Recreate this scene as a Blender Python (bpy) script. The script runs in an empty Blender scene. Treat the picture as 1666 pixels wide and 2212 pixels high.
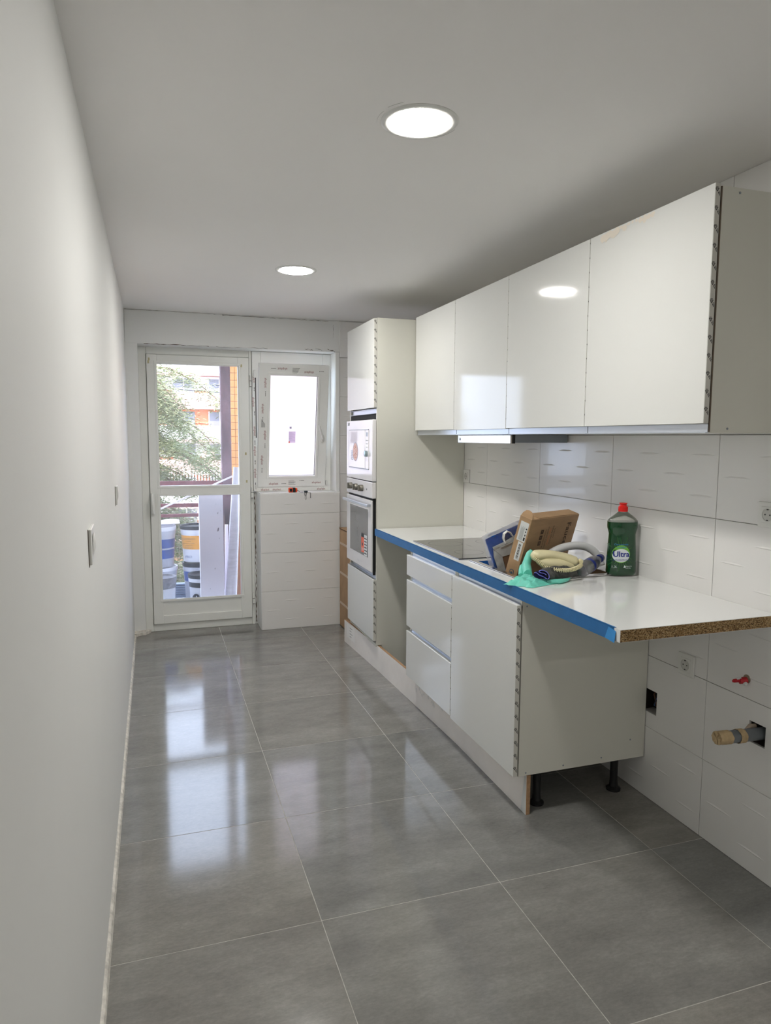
import bpy, bmesh, math, random
import numpy as np
from mathutils import Vector, Matrix
random.seed(7); rng = np.random.default_rng(7)
S = bpy.context.scene
COL = S.collection
PI = math.pi

# ------------------------------------------------------------------ camera
def make_camera():
    f, yaw, pitch, roll, h = 1510.2, .3205, -.1055, .0048, 1.4537
    cy, sy, cp, sp, cr, sr = math.cos(yaw), math.sin(yaw), math.cos(pitch), math.sin(pitch), math.cos(roll), math.sin(roll)
    F = Vector((cp*sy, cp*cy, sp)); R0 = Vector((cy, -sy, 0)); U0 = Vector((-sp*sy, -sp*cy, cp))
    R = R0*cr + U0*sr; U = U0*cr - R0*sr
    cd = bpy.data.cameras.new('camera'); cd.sensor_fit = 'VERTICAL'; cd.sensor_height = 24.0
    cd.lens = f/2212*24.0; cd.clip_start = .02; cd.clip_end = 400
    co = bpy.data.objects.new('camera', cd); COL.objects.link(co)
    m = Matrix.Identity(4)
    for i in range(3):
        m[i][0], m[i][1], m[i][2] = R[i], U[i], -F[i]
    m[2][3] = h
    co.matrix_world = m
    S.camera = co
make_camera()
# ------------------------------------------------------------------ world, sun, exposure
W = bpy.data.worlds.new('world'); S.world = W; W.use_nodes = True
wb = W.node_tree.nodes['Background']; wb.inputs[0].default_value = (.70, .82, 1.0, 1); wb.inputs[1].default_value = 6.5
sd = bpy.data.lights.new('sun', 'SUN'); sd.energy = 7.5; sd.angle = math.radians(.6); sd.color = (1, .93, .82)
so = bpy.data.objects.new('sun', sd); COL.objects.link(so); so.rotation_euler = (math.radians(48), 0, math.radians(-22))
S.view_settings.view_transform = 'Standard'; S.view_settings.look = 'None'
S.view_settings.gamma = 1; S.view_settings.use_curve_mapping = False
S.view_settings.exposure = 0.07
LAMP = 178.0          # radiance of the downlight lenses
S.cycles.max_bounces = 10; S.cycles.diffuse_bounces = 6; S.cycles.transparent_max_bounces = 16

# ------------------------------------------------------------------ materials
MATS = {}
def base_mat(name):
    m = bpy.data.materials.new(name); m.use_nodes = True
    nt = m.node_tree; b = nt.nodes['Principled BSDF']
    return m, nt, b
def coords(nt, scale=(1, 1, 1), kind='Object'):
    t = nt.nodes.new('ShaderNodeTexCoord'); mp = nt.nodes.new('ShaderNodeMapping')
    mp.inputs['Scale'].default_value = scale
    nt.links.new(t.outputs[kind], mp.inputs[0]); return mp.outputs[0]
def noise(nt, vec, scale, detail=4, rough=.55):
    n = nt.nodes.new('ShaderNodeTexNoise'); n.inputs['Scale'].default_value = scale
    n.inputs['Detail'].default_value = detail; n.inputs['Roughness'].default_value = rough
    nt.links.new(vec, n.inputs['Vector']); return n.outputs['Fac']
def ramp(nt, fac, stops):
    r = nt.nodes.new('ShaderNodeValToRGB'); e = r.color_ramp.elements
    while len(e) < len(stops): e.new(.5)
    for i, (p, c) in enumerate(stops):
        e[i].position = p; e[i].color = (*c, 1) if len(c) == 3 else c
    nt.links.new(fac, r.inputs[0]); return r.outputs[0]
def bump(nt, b, h, strength, dist=.002):
    n = nt.nodes.new('ShaderNodeBump'); n.inputs['Strength'].default_value = strength; n.inputs['Distance'].default_value = dist
    nt.links.new(h, n.inputs['Height']); nt.links.new(n.outputs[0], b.inputs['Normal'])
def mat(name, col, rough=.5, metal=0, var=.0, vs=6, bmp=0, bs=60, coat=0, spec=.5, trans=0, ior=1.45, stretch=(1, 1, 1), bd=.002, rv=0):
    if name in MATS: return MATS[name]
    m, nt, b = base_mat(name)
    b.inputs['Base Color'].default_value = (*col, 1); b.inputs['Roughness'].default_value = rough
    b.inputs['Metallic'].default_value = metal; b.inputs['Specular IOR Level'].default_value = spec
    b.inputs['Coat Weight'].default_value = coat; b.inputs['Transmission Weight'].default_value = trans; b.inputs['IOR'].default_value = ior
    vec = coords(nt, stretch)
    v = var if var else .03
    n = noise(nt, vec, vs)
    c = ramp(nt, n, [(.3, tuple(max(0, x*(1-v)) for x in col)), (.7, tuple(min(1, x*(1+v)) for x in col))])
    nt.links.new(c, b.inputs['Base Color'])
    if bmp: bump(nt, b, noise(nt, coords(nt), bs), bmp, bd)
    if rv:
        rr = ramp(nt, noise(nt, coords(nt), vs*1.7), [(.3, (rough,)*3), (.75, (min(1, rough+rv),)*3)])
        nt.links.new(rr, b.inputs['Roughness'])
    MATS[name] = m; return m
plaster = mat('wall_paint', (.80, .805, .79), .62, var=.015, vs=1.3, bmp=.10, bs=7, bd=.01)
ceilm = mat('ceiling_paint', (.90, .885, .87), .85, var=.01, vs=1.0)
rawpl = mat('raw_plaster', (.68, .65, .59), .9, var=.25, vs=40, bmp=.6, bs=90, bd=.004)
crackm = mat('crack_and_shade', (.09, .06, .04), .9, var=.4, vs=30)  # plaster cracks, facade joints and painted shade lines
tilew = mat('white_wall_tile', (.78, .77, .755), .22, var=.01, vs=2, coat=.2)
grout = mat('grout', (.44, .425, .385), .9, var=.2, vs=40)
groutw = mat('grout_white', (.52, .51, .485), .9, var=.05, vs=40)
lacq = mat('white_lacquer', (.70, .705, .68), .07, var=.006, vs=2, spec=.32)
lacq_m = mat('white_melamine', (.665, .658, .59), .42, var=.01, vs=3)
edgem = mat('edge_band', (.62, .61, .56), .45, var=.03)
worktop = mat('white_laminate', (.82, .83, .82), .10, var=.006, vs=2, coat=.35)
alu = mat('aluminium_profile', (.60, .63, .68), .33, metal=.75, var=.03, vs=5, stretch=(1, .1, 1))
steel = mat('stainless_steel', (.62, .60, .58), .22, metal=1, var=.06, vs=12, stretch=(1, 12, 1))
steelg = mat('grey_painted_steel', (.27, .30, .34), .4, metal=.3, var=.02)
galv = mat('galvanised_steel', (.50, .54, .56), .42, metal=.35, var=.14, vs=40)
inkm = mat('print_ink', (.03, .03, .028), .6)
inkred = mat('print_ink_red', (.24, .015, .02), .6)
black = mat('black_plastic', (.012, .012, .013), .35, var=.1)
blackm = mat('gap_shade_black', (.006, .006, .006), .8)
hobg = mat('hob_glass', (.03, .03, .031), .04, var=.02, coat=.5, spec=.6)
upvc = mat('white_upvc', (.84, .845, .82), .32, var=.01, vs=3)
upvc2 = mat('white_door_paint', (.82, .825, .79), .36, var=.02, vs=4)
glue = mat('glue_spot', (.55, .50, .30), .6)
plast = mat('white_plastic', (.72, .72, .69), .28, var=.01)
plast2 = mat('socket_cup', (.55, .55, .52), .35, var=.02)
whiteglass = mat('white_oven_glass', (.76, .75, .76), .08, var=.01, coat=.4)
ovenglass = mat('oven_window', (.16, .165, .175), .10, var=.04, coat=.6)
knobm = mat('grey_knob', (.23, .22, .19), .3, metal=.6, var=.1)
cardb = mat('cardboard', (.40, .255, .14), .75, var=.10, vs=9, bmp=.1, bs=30, stretch=(1, 1, 4))
cardb2 = mat('cardboard_tall', (.42, .27, .155), .75, var=.14, vs=7, bmp=.15, bs=20)
carddk = mat('cardboard_inside', (.16, .09, .05), .85, var=.1)
labelw = mat('paper_label', (.66, .67, .66), .5)
labelg = mat('paper_print_grey', (.36, .38, .38), .6)
orange_ink = mat('orange_ink', (.62, .17, .05), .6)
stickr = mat('orange_sticker', (.80, .12, .045), .45)
bluebag = mat('blue_card', (.006, .17, .70), .3, var=.1, vs=14, coat=.3)
turq = mat('turquoise_rubber', (.16, .62, .50), .42, var=.10, vs=30, bmp=.4, bs=60, bd=.004)
greycl = mat('grey_knit', (.075, .075, .07), .9, var=.5, vs=45, bmp=.8, bs=160, bd=.004)
navy = mat('navy_cuff', (.006, .006, .075), .7, var=.2)
cuffedge = mat('cuff_edge', (.16, .17, .60), .7)
cream = mat('cream_plastic', (.70, .64, .40), .34, var=.04, vs=20)
hosem = mat('white_hose', (.66, .67, .68), .38, var=.02)
capblue = mat('blue_cap', (.015, .03, .22), .3)
capred = mat('red_cap', (.72, .012, .01), .25)
redp = mat('red_plastic', (.50, .02, .03), .35, var=.1)
pipeg = mat('grey_pipe', (.15, .165, .18), .4, var=.1)
maskt = mat('masking_tape', (.50, .37, .21), .8, var=.18, vs=40, bmp=.7, bs=80, bd=.004)
bluetape = mat('blue_tape', (.016, .135, .36), .55, var=.08, vs=20, bmp=.15, bs=90)
bluetape2 = mat('blue_tape_flap', (.03, .24, .58), .5)
plinthm = mat('plinth_board', (.84, .80, .765), .45, var=.06, vs=5)
mdf = mat('board_edge', (.40, .24, .13), .85, var=.2, vs=60)
tapeor = mat('tape_orange', (.85, .09, .02), .35)
pinkm = mat('pink_print', (.80, .50, .42), .5, var=.25, vs=90)
printgrey = mat('print_blue_grey', (.30, .32, .42), .5)
silver = mat('silver_knob', (.40, .50, .52), .2, metal=.8)
# outside
rail_m = mat('rail_maroon', (.20, .07, .075), .7, var=.35, vs=20)
post_m = mat('post_weathered', (.17, .11, .125), .8, var=.8, vs=7, bmp=.4, bs=20, stretch=(1, 1, .3))
xps = mat('foam_board', (.80, .76, .82), .7, var=.02)
wrapm = mat('plastic_wrap', (.66, .64, .70), .25, var=.10, vs=14, coat=.5, stretch=(1, 1, 6), bmp=.3, bs=40)
brownb = mat('brown_board', (.40, .20, .11), .7, var=.15)
balf = mat('balcony_floor', (.62, .66, .74), .5, var=.1, vs=5)
extw = mat('render_white', (.80, .74, .72), .9, var=.05, vs=.3)
exto = mat('render_orange', (.72, .27, .13), .9, var=.1, vs=.4)
extp = mat('render_pink', (.62, .38, .34), .9, var=.08, vs=.4)
extwin = mat('far_window', (.22, .22, .25), .25, var=.3, vs=.5)
otile = mat('orange_facade_tile', (.80, .36, .12), .6, var=.14, vs=3)
leafm = mat('cedar_needles', (.34, .37, .20), .7, var=.5, vs=1.6)
barkm = mat('bark', (.20, .12, .09), .9, var=.3, vs=12)
bucketw = mat('bucket_white', (.70, .72, .76), .35, var=.05)
bucketg = mat('bucket_clear_grey', (.42, .44, .49), .35, var=.2, vs=14, stretch=(1, 1, .2))
bucketb = mat('bucket_blue_band', (.045, .09, .30), .4, var=.3, vs=12)
lidg = mat('bucket_lid_grey', (.20, .20, .22), .5, var=.5, vs=30)
labor = mat('bucket_orange_label', (.80, .38, .06), .5)
groundm = mat('courtyard_ground', (.22, .22, .17), .95, var=.3, vs=.6)
wirem = mat('wire', (.42, .30, .24), .6, metal=.3)

def floor_mat():
    m, nt, b = base_mat('grey_floor_tile')
    v = coords(nt, (1.0, 2.4, 1)); info = nt.nodes.new('ShaderNodeObjectInfo')
    add = nt.nodes.new('ShaderNodeVectorMath'); add.operation = 'ADD'
    sc = nt.nodes.new('ShaderNodeVectorMath'); sc.operation = 'SCALE'; sc.inputs['Scale'].default_value = 40
    cmb = nt.nodes.new('ShaderNodeCombineXYZ')
    for i in range(3): nt.links.new(info.outputs['Random'], cmb.inputs[i])
    nt.links.new(cmb.outputs[0], sc.inputs[0]); nt.links.new(v, add.inputs[0]); nt.links.new(sc.outputs[0], add.inputs[1])
    n1 = noise(nt, add.outputs[0], 3.2, 10, .74)
    c1 = ramp(nt, n1, [(.30, (.172, .170, .158)), (.50, (.226, .222, .207)), (.70, (.285, .281, .264))])
    mul = nt.nodes.new('ShaderNodeMixRGB'); mul.blend_type = 'MULTIPLY'; mul.inputs[0].default_value = 1
    tint = ramp(nt, info.outputs['Random'], [(0, (.90, .92, .94)), (1, (1.06, 1.03, 1.0))])
    n3 = noise(nt, coords(nt, (1, 2.2, 1)), 55, 6, .75)
    c3 = ramp(nt, n3, [(.30, (.86, .86, .86)), (.70, (1.13, 1.13, 1.13))])
    m3 = nt.nodes.new('ShaderNodeMixRGB'); m3.blend_type = 'MULTIPLY'; m3.inputs[0].default_value = 1
    nt.links.new(c1, m3.inputs[1]); nt.links.new(c3, m3.inputs[2]); nt.links.new(m3.outputs[0], mul.inputs[1]); nt.links.new(tint, mul.inputs[2]); nt.links.new(mul.outputs[0], b.inputs['Base Color'])
    n2 = noise(nt, add.outputs[0], 1.6, 5, .6)
    r = ramp(nt, n2, [(.35, (.09,)*3), (.70, (.125,)*3)]); nt.links.new(r, b.inputs['Roughness'])
    b.inputs['Specular IOR Level'].default_value = .62
    
    return m
floorm = floor_mat()
def chip_mat():
    m, nt, b = base_mat('chipboard')
    vec = coords(nt, (1, .55, 1.6))
    v = nt.nodes.new('ShaderNodeTexVoronoi'); v.inputs['Scale'].default_value = 260; nt.links.new(vec, v.inputs['Vector'])
    sp = nt.nodes.new('ShaderNodeSeparateColor'); nt.links.new(v.outputs['Color'], sp.inputs[0])
    c = ramp(nt, sp.outputs[0], [(0, (.06, .032, .012)), (.35, (.22, .125, .045)), (.7, (.36, .23, .10)), (1, (.52, .38, .20))])
    nt.links.new(c, b.inputs['Base Color']); b.inputs['Roughness'].default_value = .85
    bump(nt, b, sp.outputs[1], .5, .0015)
    return m
chip = chip_mat()
def glass_mat(name, tint=(1, 1, 1), refl=.07, haze=.0, hazecol=(.8, .8, .8)):
    m = bpy.data.materials.new(name); m.use_nodes = True; nt = m.node_tree; nt.nodes.clear()
    out = nt.nodes.new('ShaderNodeOutputMaterial'); tr = nt.nodes.new('ShaderNodeBsdfTransparent'); tr.inputs[0].default_value = (*tint, 1)
    gl = nt.nodes.new('ShaderNodeBsdfGlossy'); gl.inputs['Roughness'].default_value = .02
    fr = nt.nodes.new('ShaderNodeLayerWeight'); fr.inputs[0].default_value = refl*4
    mx = nt.nodes.new('ShaderNodeMixShader'); nt.links.new(fr.outputs['Fresnel'], mx.inputs[0])
    nt.links.new(tr.outputs[0], mx.inputs[1]); nt.links.new(gl.outputs[0], mx.inputs[2])
    last = mx
    if haze:
        tl = nt.nodes.new('ShaderNodeBsdfTranslucent'); tl.inputs[0].default_value = (*hazecol, 1)
        m2 = nt.nodes.new('ShaderNodeMixShader')
        hz = ramp(nt, noise(nt, coords(nt), 3, 6, .7), [(.3, (haze*.6,)*3), (.8, (haze*1.4,)*3)])
        nt.links.new(hz, m2.inputs[0]); nt.links.new(mx.outputs[0], m2.inputs[1]); nt.links.new(tl.outputs[0], m2.inputs[2]); last = m2
    nt.links.new(last.outputs[0], out.inputs[0]); return m
paneg = glass_mat('dusty_pane', (.93, .93, .96), .05, .045)
clearp = glass_mat('clear_plastic', (.96, .97, .98), .14, .32, (.9, .9, .95))
shoulderp = glass_mat('clear_bottle', (.97, .98, .95), .07, .22, (.85, .87, .8))
def frosted():
    m = bpy.data.materials.new('frosted_white_glass'); m.use_nodes = True; nt = m.node_tree; nt.nodes.clear()
    out = nt.nodes.new('ShaderNodeOutputMaterial'); tl = nt.nodes.new('ShaderNodeBsdfTranslucent'); tl.inputs[0].default_value = (1, .93, .96, 1)
    gl = nt.nodes.new('ShaderNodeBsdfGlossy'); gl.inputs['Roughness'].default_value = .05
    tr = nt.nodes.new('ShaderNodeBsdfTransparent')
    m0 = nt.nodes.new('ShaderNodeMixShader'); m0.inputs[0].default_value = .16
    nt.links.new(tl.outputs[0], m0.inputs[1]); nt.links.new(tr.outputs[0], m0.inputs[2])
    mx = nt.nodes.new('ShaderNodeMixShader'); mx.inputs[0].default_value = .04
    nt.links.new(m0.outputs[0], mx.inputs[1]); nt.links.new(gl.outputs[0], mx.inputs[2]); nt.links.new(mx.outputs[0], out.inputs[0]); return m
frost = frosted()
def thin_paper(c):
    m = bpy.data.materials.new('thin_paper'); m.use_nodes = True; nt = m.node_tree; nt.nodes.clear()
    out = nt.nodes.new('ShaderNodeOutputMaterial'); tl = nt.nodes.new('ShaderNodeBsdfTranslucent'); tl.inputs[0].default_value = (*c, 1)
    tr = nt.nodes.new('ShaderNodeBsdfTransparent'); tr.inputs[0].default_value = (*c, 1); mx = nt.nodes.new('ShaderNodeMixShader'); mx.inputs[0].default_value = .35
    nt.links.new(tl.outputs[0], mx.inputs[1]); nt.links.new(tr.outputs[0], mx.inputs[2]); nt.links.new(mx.outputs[0], out.inputs[0]); return m
def emis(name, col, st):
    m = bpy.data.materials.new(name); m.use_nodes = True; nt = m.node_tree; nt.nodes.clear()
    out = nt.nodes.new('ShaderNodeOutputMaterial'); e = nt.nodes.new('ShaderNodeEmission')
    e.inputs[0].default_value = (*col, 1); e.inputs[1].default_value = st; nt.links.new(e.outputs[0], out.inputs[0]); return m
lampm = emis('lamp_lens', (1, .975, .93), LAMP)
greenliq = mat('green_liquid', (.002, .060, .017), .06, var=.05, coat=.8, trans=.25, ior=1.36)

# ------------------------------------------------------------------ mesh builder
class MB:
    def __init__(s): s.v = []; s.f = []; s.m = []
    def add(s, vs, fs, mi=0, M=None):
        o = len(s.v)
        for p in vs: s.v.append(tuple(M @ Vector(p)) if M is not None else tuple(p))
        for f in fs: s.f.append(tuple(o+i for i in f)); s.m.append(mi)
        return s
    def box(s, x0, x1, y0, y1, z0, z1, bev=0, mi=0, M=None, seg=1):
        x0, x1 = min(x0, x1), max(x0, x1); y0, y1 = min(y0, y1), max(y0, y1); z0, z1 = min(z0, z1), max(z0, z1)
        vs = [(x, y, z) for x in (x0, x1) for y in (y0, y1) for z in (z0, z1)]
        fs = [(0, 1, 3, 2), (4, 6, 7, 5), (0, 4, 5, 1), (2, 3, 7, 6), (0, 2, 6, 4), (1, 5, 7, 3)]
        if bev:
            bm = bmesh.new(); vv = [bm.verts.new(p) for p in vs]
            for f in fs: bm.faces.new([vv[i] for i in f])
            bmesh.ops.bevel(bm, geom=bm.edges[:], offset=bev, segments=seg, affect='EDGES', profile=.6)
            bm.verts.index_update(); vs = [tuple(v.co) for v in bm.verts]; fs = [[v.index for v in f.verts] for f in bm.faces]; bm.free()
        return s.add(vs, fs, mi, M)
    def prism(s, pts, a0, a1, ax='z', mi=0, M=None):
        n = len(pts)
        def P(p, a): return {'z': (p[0], p[1], a), 'y': (p[0], a, p[1]), 'x': (a, p[0], p[1])}[ax]
        vs = [P(p, a0) for p in pts] + [P(p, a1) for p in pts]
        fs = [tuple(range(n-1, -1, -1)), tuple(range(n, 2*n))] + [(i, (i+1) % n, n+(i+1) % n, n+i) for i in range(n)]
        return s.add(vs, fs, mi, M)
    def cyl(s, p0, p1, r0, r1=None, n=24, mi=0, caps=True, M=None):
        return s.tube([p0, p1], [r0, r0 if r1 is None else r1], n, mi, caps, M)
    def tube(s, pts, r, n=10, mi=0, caps=True, M=None, sq=None):
        pts = [Vector(p) for p in pts]; k = len(pts)
        rs = list(r) if isinstance(r, (list, tuple)) else [r]*k
        vs = []; prev = None
        for i, p in enumerate(pts):
            t = (pts[min(i+1, k-1)] - pts[max(i-1, 0)]).normalized()
            if prev is None:
                a = Vector((0, 0, 1)) if abs(t.z) < .9 else Vector((1, 0, 0)); nrm = (a - t*a.dot(t)).normalized()
            else:
                nrm = prev - t*prev.dot(t)
                nrm = nrm.normalized()
            prev = nrm; bn = t.cross(nrm)
            a, b = (1, 1) if sq is None else sq
            for j in range(n):
                th = 2*PI*j/n; vs.append(tuple(p + nrm*(math.cos(th)*rs[i]*a) + bn*(math.sin(th)*rs[i]*b)))
        fs = [(i*n+j, i*n+(j+1) % n, (i+1)*n+(j+1) % n, (i+1)*n+j) for i in range(k-1) for j in range(n)]
        if caps: fs += [tuple(range(n-1, -1, -1)), tuple(range((k-1)*n, k*n))]
        return s.add(vs, fs, mi, M)
    def lathe(s, prof, n=32, mi=0, M=None, ax=1.0, ay=1.0, ex=2.0):
        vs = []
        for r, z in prof:
            for j in range(n):
                th = 2*PI*j/n; c, sn = math.cos(th), math.sin(th)
                c2 = math.copysign(abs(c)**(2/ex), c); s2 = math.copysign(abs(sn)**(2/ex), sn)
                vs.append((r*ax*c2, r*ay*s2, z))
        k = len(prof)
        fs = [(i*n+j, i*n+(j+1) % n, (i+1)*n+(j+1) % n, (i+1)*n+j) for i in range(k-1) for j in range(n)]
        if prof[0][0] > 1e-6: fs.append(tuple(range(n-1, -1, -1)))
        if prof[-1][0] > 1e-6: fs.append(tuple(range((k-1)*n, k*n)))
        return s.add(vs, fs, mi, M)
    def grid(s, nu, nv, fn, mi=0, M=None, thick=0):
        vs = [fn(i/nu, j/nv) for j in range(nv+1) for i in range(nu+1)]
        fs = [(j*(nu+1)+i, j*(nu+1)+i+1, (j+1)*(nu+1)+i+1, (j+1)*(nu+1)+i) for j in range(nv) for i in range(nu)]
        return s.add(vs, fs, mi, M)

PRINTS = {'film_print', 'printing', 'front_label', 'label_text', 'zone_rings', 'pizza_sticker', 'energy_sticker', 'numeral', 'lettering', 'paper_sticker', 'pin_holes', 'logo', 'paper_label', 'printed_marks', 'glue_spots'}
def obj(name, mb, mats, parent=None, label=None, cat=None, group=None, kind=None, smooth=None, loc=None):
    me = bpy.data.meshes.new(name)
    org = Vector(loc) if loc is not None else (Vector(parent['_o']) if parent is not None and parent.get('_o') else Vector((0, 0, 0)))
    v = [tuple(Vector(p)-org) for p in mb.v]
    me.from_pydata(v, [], mb.f)
    if not isinstance(mats, (list, tuple)): mats = [mats]
    for m in mats: me.materials.append(m)
    me.polygons.foreach_set('material_index', mb.m)
    me.update()
    bm = bmesh.new(); bm.from_mesh(me)
    if len(bm.faces) < 60000: bmesh.ops.recalc_face_normals(bm, faces=bm.faces[:])
    bm.to_mesh(me); bm.free()
    if smooth:
        me.shade_smooth(); me.set_sharp_from_angle(angle=math.radians(smooth))
    o = bpy.data.objects.new(name, me); COL.objects.link(o)
    if parent is not None:
        o.parent = parent
        if loc is not None: o.location = org - Vector(parent['_o'])
        o['_o'] = tuple(org)
    else:
        o.location = org; o['_o'] = tuple(org)
    if name in PRINTS: kind = 'stuff'
    tag(o, label, cat, group, kind)
    return o
def tag(o, label=None, cat=None, group=None, kind=None):
    if label: o['label'] = label
    if cat: o['category'] = cat
    if group: o['group'] = group
    if kind: o['kind'] = kind
    return o
def thing(name, loc, label=None, cat=None, group=None, kind=None):
    o = bpy.data.objects.new(name, None); COL.objects.link(o); o.location = loc; o['_o'] = tuple(loc); o.empty_display_size = .05
    return tag(o, label, cat, group, kind)
_TX = {}
def text(mb, s, size, M, mi=0, align='CENTER', sx=1.0, wrap=None):
    """letters as flat faces lying in the local XY plane of M"""
    key = (s, align)
    if key not in _TX:
        cu = bpy.data.curves.new('t', 'FONT'); cu.body = s; cu.align_x = align; cu.align_y = 'CENTER'; cu.resolution_u = 3
        ob = bpy.data.objects.new('t', cu); COL.objects.link(ob); bpy.context.view_layer.update()
        me = bpy.data.meshes.new_from_object(ob.evaluated_get(bpy.context.evaluated_depsgraph_get()))
        _TX[key] = ([tuple(v.co) for v in me.vertices], [tuple(p.vertices) for p in me.polygons])
        bpy.data.objects.remove(ob); bpy.data.curves.remove(cu); bpy.data.meshes.remove(me)
    v, f = _TX[key]
    vs = [(p[0]*size*sx, p[1]*size, 0) for p in v]
    if wrap: vs = [wrap(p) for p in vs]
    mb.add(vs, f, mi, M)
def frame(o, u, v):
    u = Vector(u).normalized(); v = Vector(v).normalized(); w = u.cross(v)
    m = Matrix.Identity(4)
    for i in range(3): m[i][0], m[i][1], m[i][2], m[i][3] = u[i], v[i], w[i], o[i]
    return m
def plate_holes(mb, u0, u1, v0, v1, holes, fn, mi=0):
    """fn(u0,u1,v0,v1) adds a box; cells inside holes are left open"""
    us = sorted({u0, u1, *[h[0] for h in holes], *[h[1] for h in holes]}); vs = sorted({v0, v1, *[h[2] for h in holes], *[h[3] for h in holes]})
    us = [u for u in us if u0 <= u <= u1]; vs = [v for v in vs if v0 <= v <= v1]
    for a, b in zip(us, us[1:]):
        for c, d in zip(vs, vs[1:]):
            mu, mv = (a+b)/2, (c+d)/2
            if not any(h[0] < mu < h[1] and h[2] < mv < h[3] for h in holes): fn(a, b, c, d)

# ------------------------------------------------------------------ room dimensions
XL, XR, H = -.165, 1.872, 2.331          # left wall, face of right wall tiles, ceiling
YB, YF = -4.9, 5.24                     # wall behind the camera, face of window wall
XD, XU = 1.27, 1.534                     # faces of base doors, faces of wall cabinet doors
BA = [4.05, 3.46, 2.865, 2.265]

# ---- shell
m = MB(); m.box(XL-.15, XR+.10, YB-.1, 5.62, H, H+.2); obj('ceiling', m, ceilm, kind='structure')
m = MB(); m.box(XL-.15, XL, YB-.1, 5.62, -.05, H); obj('wall_left', m, plaster, kind='structure')
m = MB(); m.box(XL, XR+.1, YB-.1, YB, -.05, H); obj('wall_front', m, plaster, kind='structure')

# floor slab and tiles
flo = thing('floor', (0, 0, 0), kind='structure')
m = MB(); m.box(XL, XR+.01, YB, 5.47, -.05, -.0005); obj('grout_bed', m, grout, flo)
tx0, ty0, tw, tl = .4441, 2.5393, .6007, .6064
cache = {}
for i in range(-2, 4):
    for j in range(-13, 6):
        x0, x1 = max(tx0+i*tw, XL+.012), min(tx0+(i+1)*tw, XR+.008); y0, y1 = max(ty0+j*tl, YB), min(ty0+(j+1)*tl, 5.43)
        if x1-x0 < .02 or y1-y0 < .02: continue
        k = (round(x1-x0, 4), round(y1-y0, 4))
        if k not in cache:
            mm = MB(); mm.box(.0013, k[0]-.0013, .0013, k[1]-.0013, -.010, 0, bev=.0004)
            o = obj('floor_tile', mm, floorm, flo, smooth=None); cache[k] = o.data; o.location = (x0, y0, 0)
        else:
            o = bpy.data.objects.new('floor_tile', cache[k]); COL.objects.link(o); o.parent = flo; o.location = (x0, y0, 0)
# ragged plaster line along the left wall foot
m = MB(); ys = np.arange(YB, 5.38, .035); prev = None
for y in ys:
    w = .002 + .004*random.random(); z = .003+.006*random.random(); cur = [(XL-.001, y, z+.006), (XL+w+.004, y, z), (XL+w+.006, y, .0)]
    if prev:
        m.add(prev+cur, [(0, 3, 4, 1), (1, 4, 5, 2)])
    prev = cur
obj('trim_1', m, rawpl, kind='structure')

# ---- tiled right wall
HOLES = [(2.206, 2.290, .357, .452), (1.690, 1.757, .448, .520)]
wr = thing('wall_right', (0, 0, 0), kind='structure')
m = MB(); plate_holes(m, YB, 5.3, -.05, H, HOLES, lambda a, b, c, d: m.box(XR+.008, XR+.075, a, b, c, d)); m.box(XR+.075, XR+.10, YB, 5.62, -.05, H)
obj('wall_slab', m, groutw, wr)
def tile_mb(w, h, full=True):
    """tile standing in the local X (along), Z (up) plane, face towards -Y"""
    mm = MB(); mm.box(.0009, w-.0009, 0, .0085, .0009, h-.0009, bev=.0012)
    for r in (1, 2, 3):
        z = r*.2942/4
        if z > h-.02: break
        for u in ((.30, .78) if r != 2 else (.05, .54)):
            a, b = u*.595, (u+.18)*.595
            if b > w: break
            mid = (a+b)/2
            L_ = b-a; m1, m2 = a+.25*L_, a+.75*L_
            mm.add([(a-.012, .0002, z), (m1, -.0022, z), (m2, -.0022, z), (b+.012, .0002, z), (m1, .0004, z-.0036), (m2, .0004, z-.0036), (m1, .0004, z+.006), (m2, .0004, z+.006)],
                   [(0, 1, 4), (1, 2, 5, 4), (2, 3, 5), (0, 6, 1), (1, 6, 7, 2), (2, 7, 3)])
    return mm
wy0, ww, wh = 1.9529, .5951, .2942
cache = {}
for i in range(-12, 6):
    for j in range(8):
        y0, y1 = max(wy0+i*ww, YB), min(wy0+(i+1)*ww, 5.232); z0, z1 = j*wh, min((j+1)*wh, H)
        if y1-y0 < .03 or z1-z0 < .02: continue
        inh = [h for h in HOLES if h[0] < y1 and h[1] > y0 and h[2] < z1 and h[3] > z0]
        if inh:
            mm = MB(); plate_holes(mm, y0+.0009, y1-.0009, z0+.0009, z1-.0009, inh, lambda a, b, c, d: mm.box(XR, XR+.0085, a, b, c, d))
            src = tile_mb(y1-y0, z1-z0)
            o = obj('wall_tile', mm, tilew, wr)
            continue
        k = (round(y1-y0, 3), round(z1-z0, 3))
        if k not in cache:
            o = obj('wall_tile', tile_mb(*k), tilew, wr); cache[k] = o.data
        else:
            o = bpy.data.objects.new('wall_tile', cache[k]); COL.objects.link(o); o.parent = wr
        o.location = (XR, y1, z0); o.rotation_euler = (0, 0, -PI/2)

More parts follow.
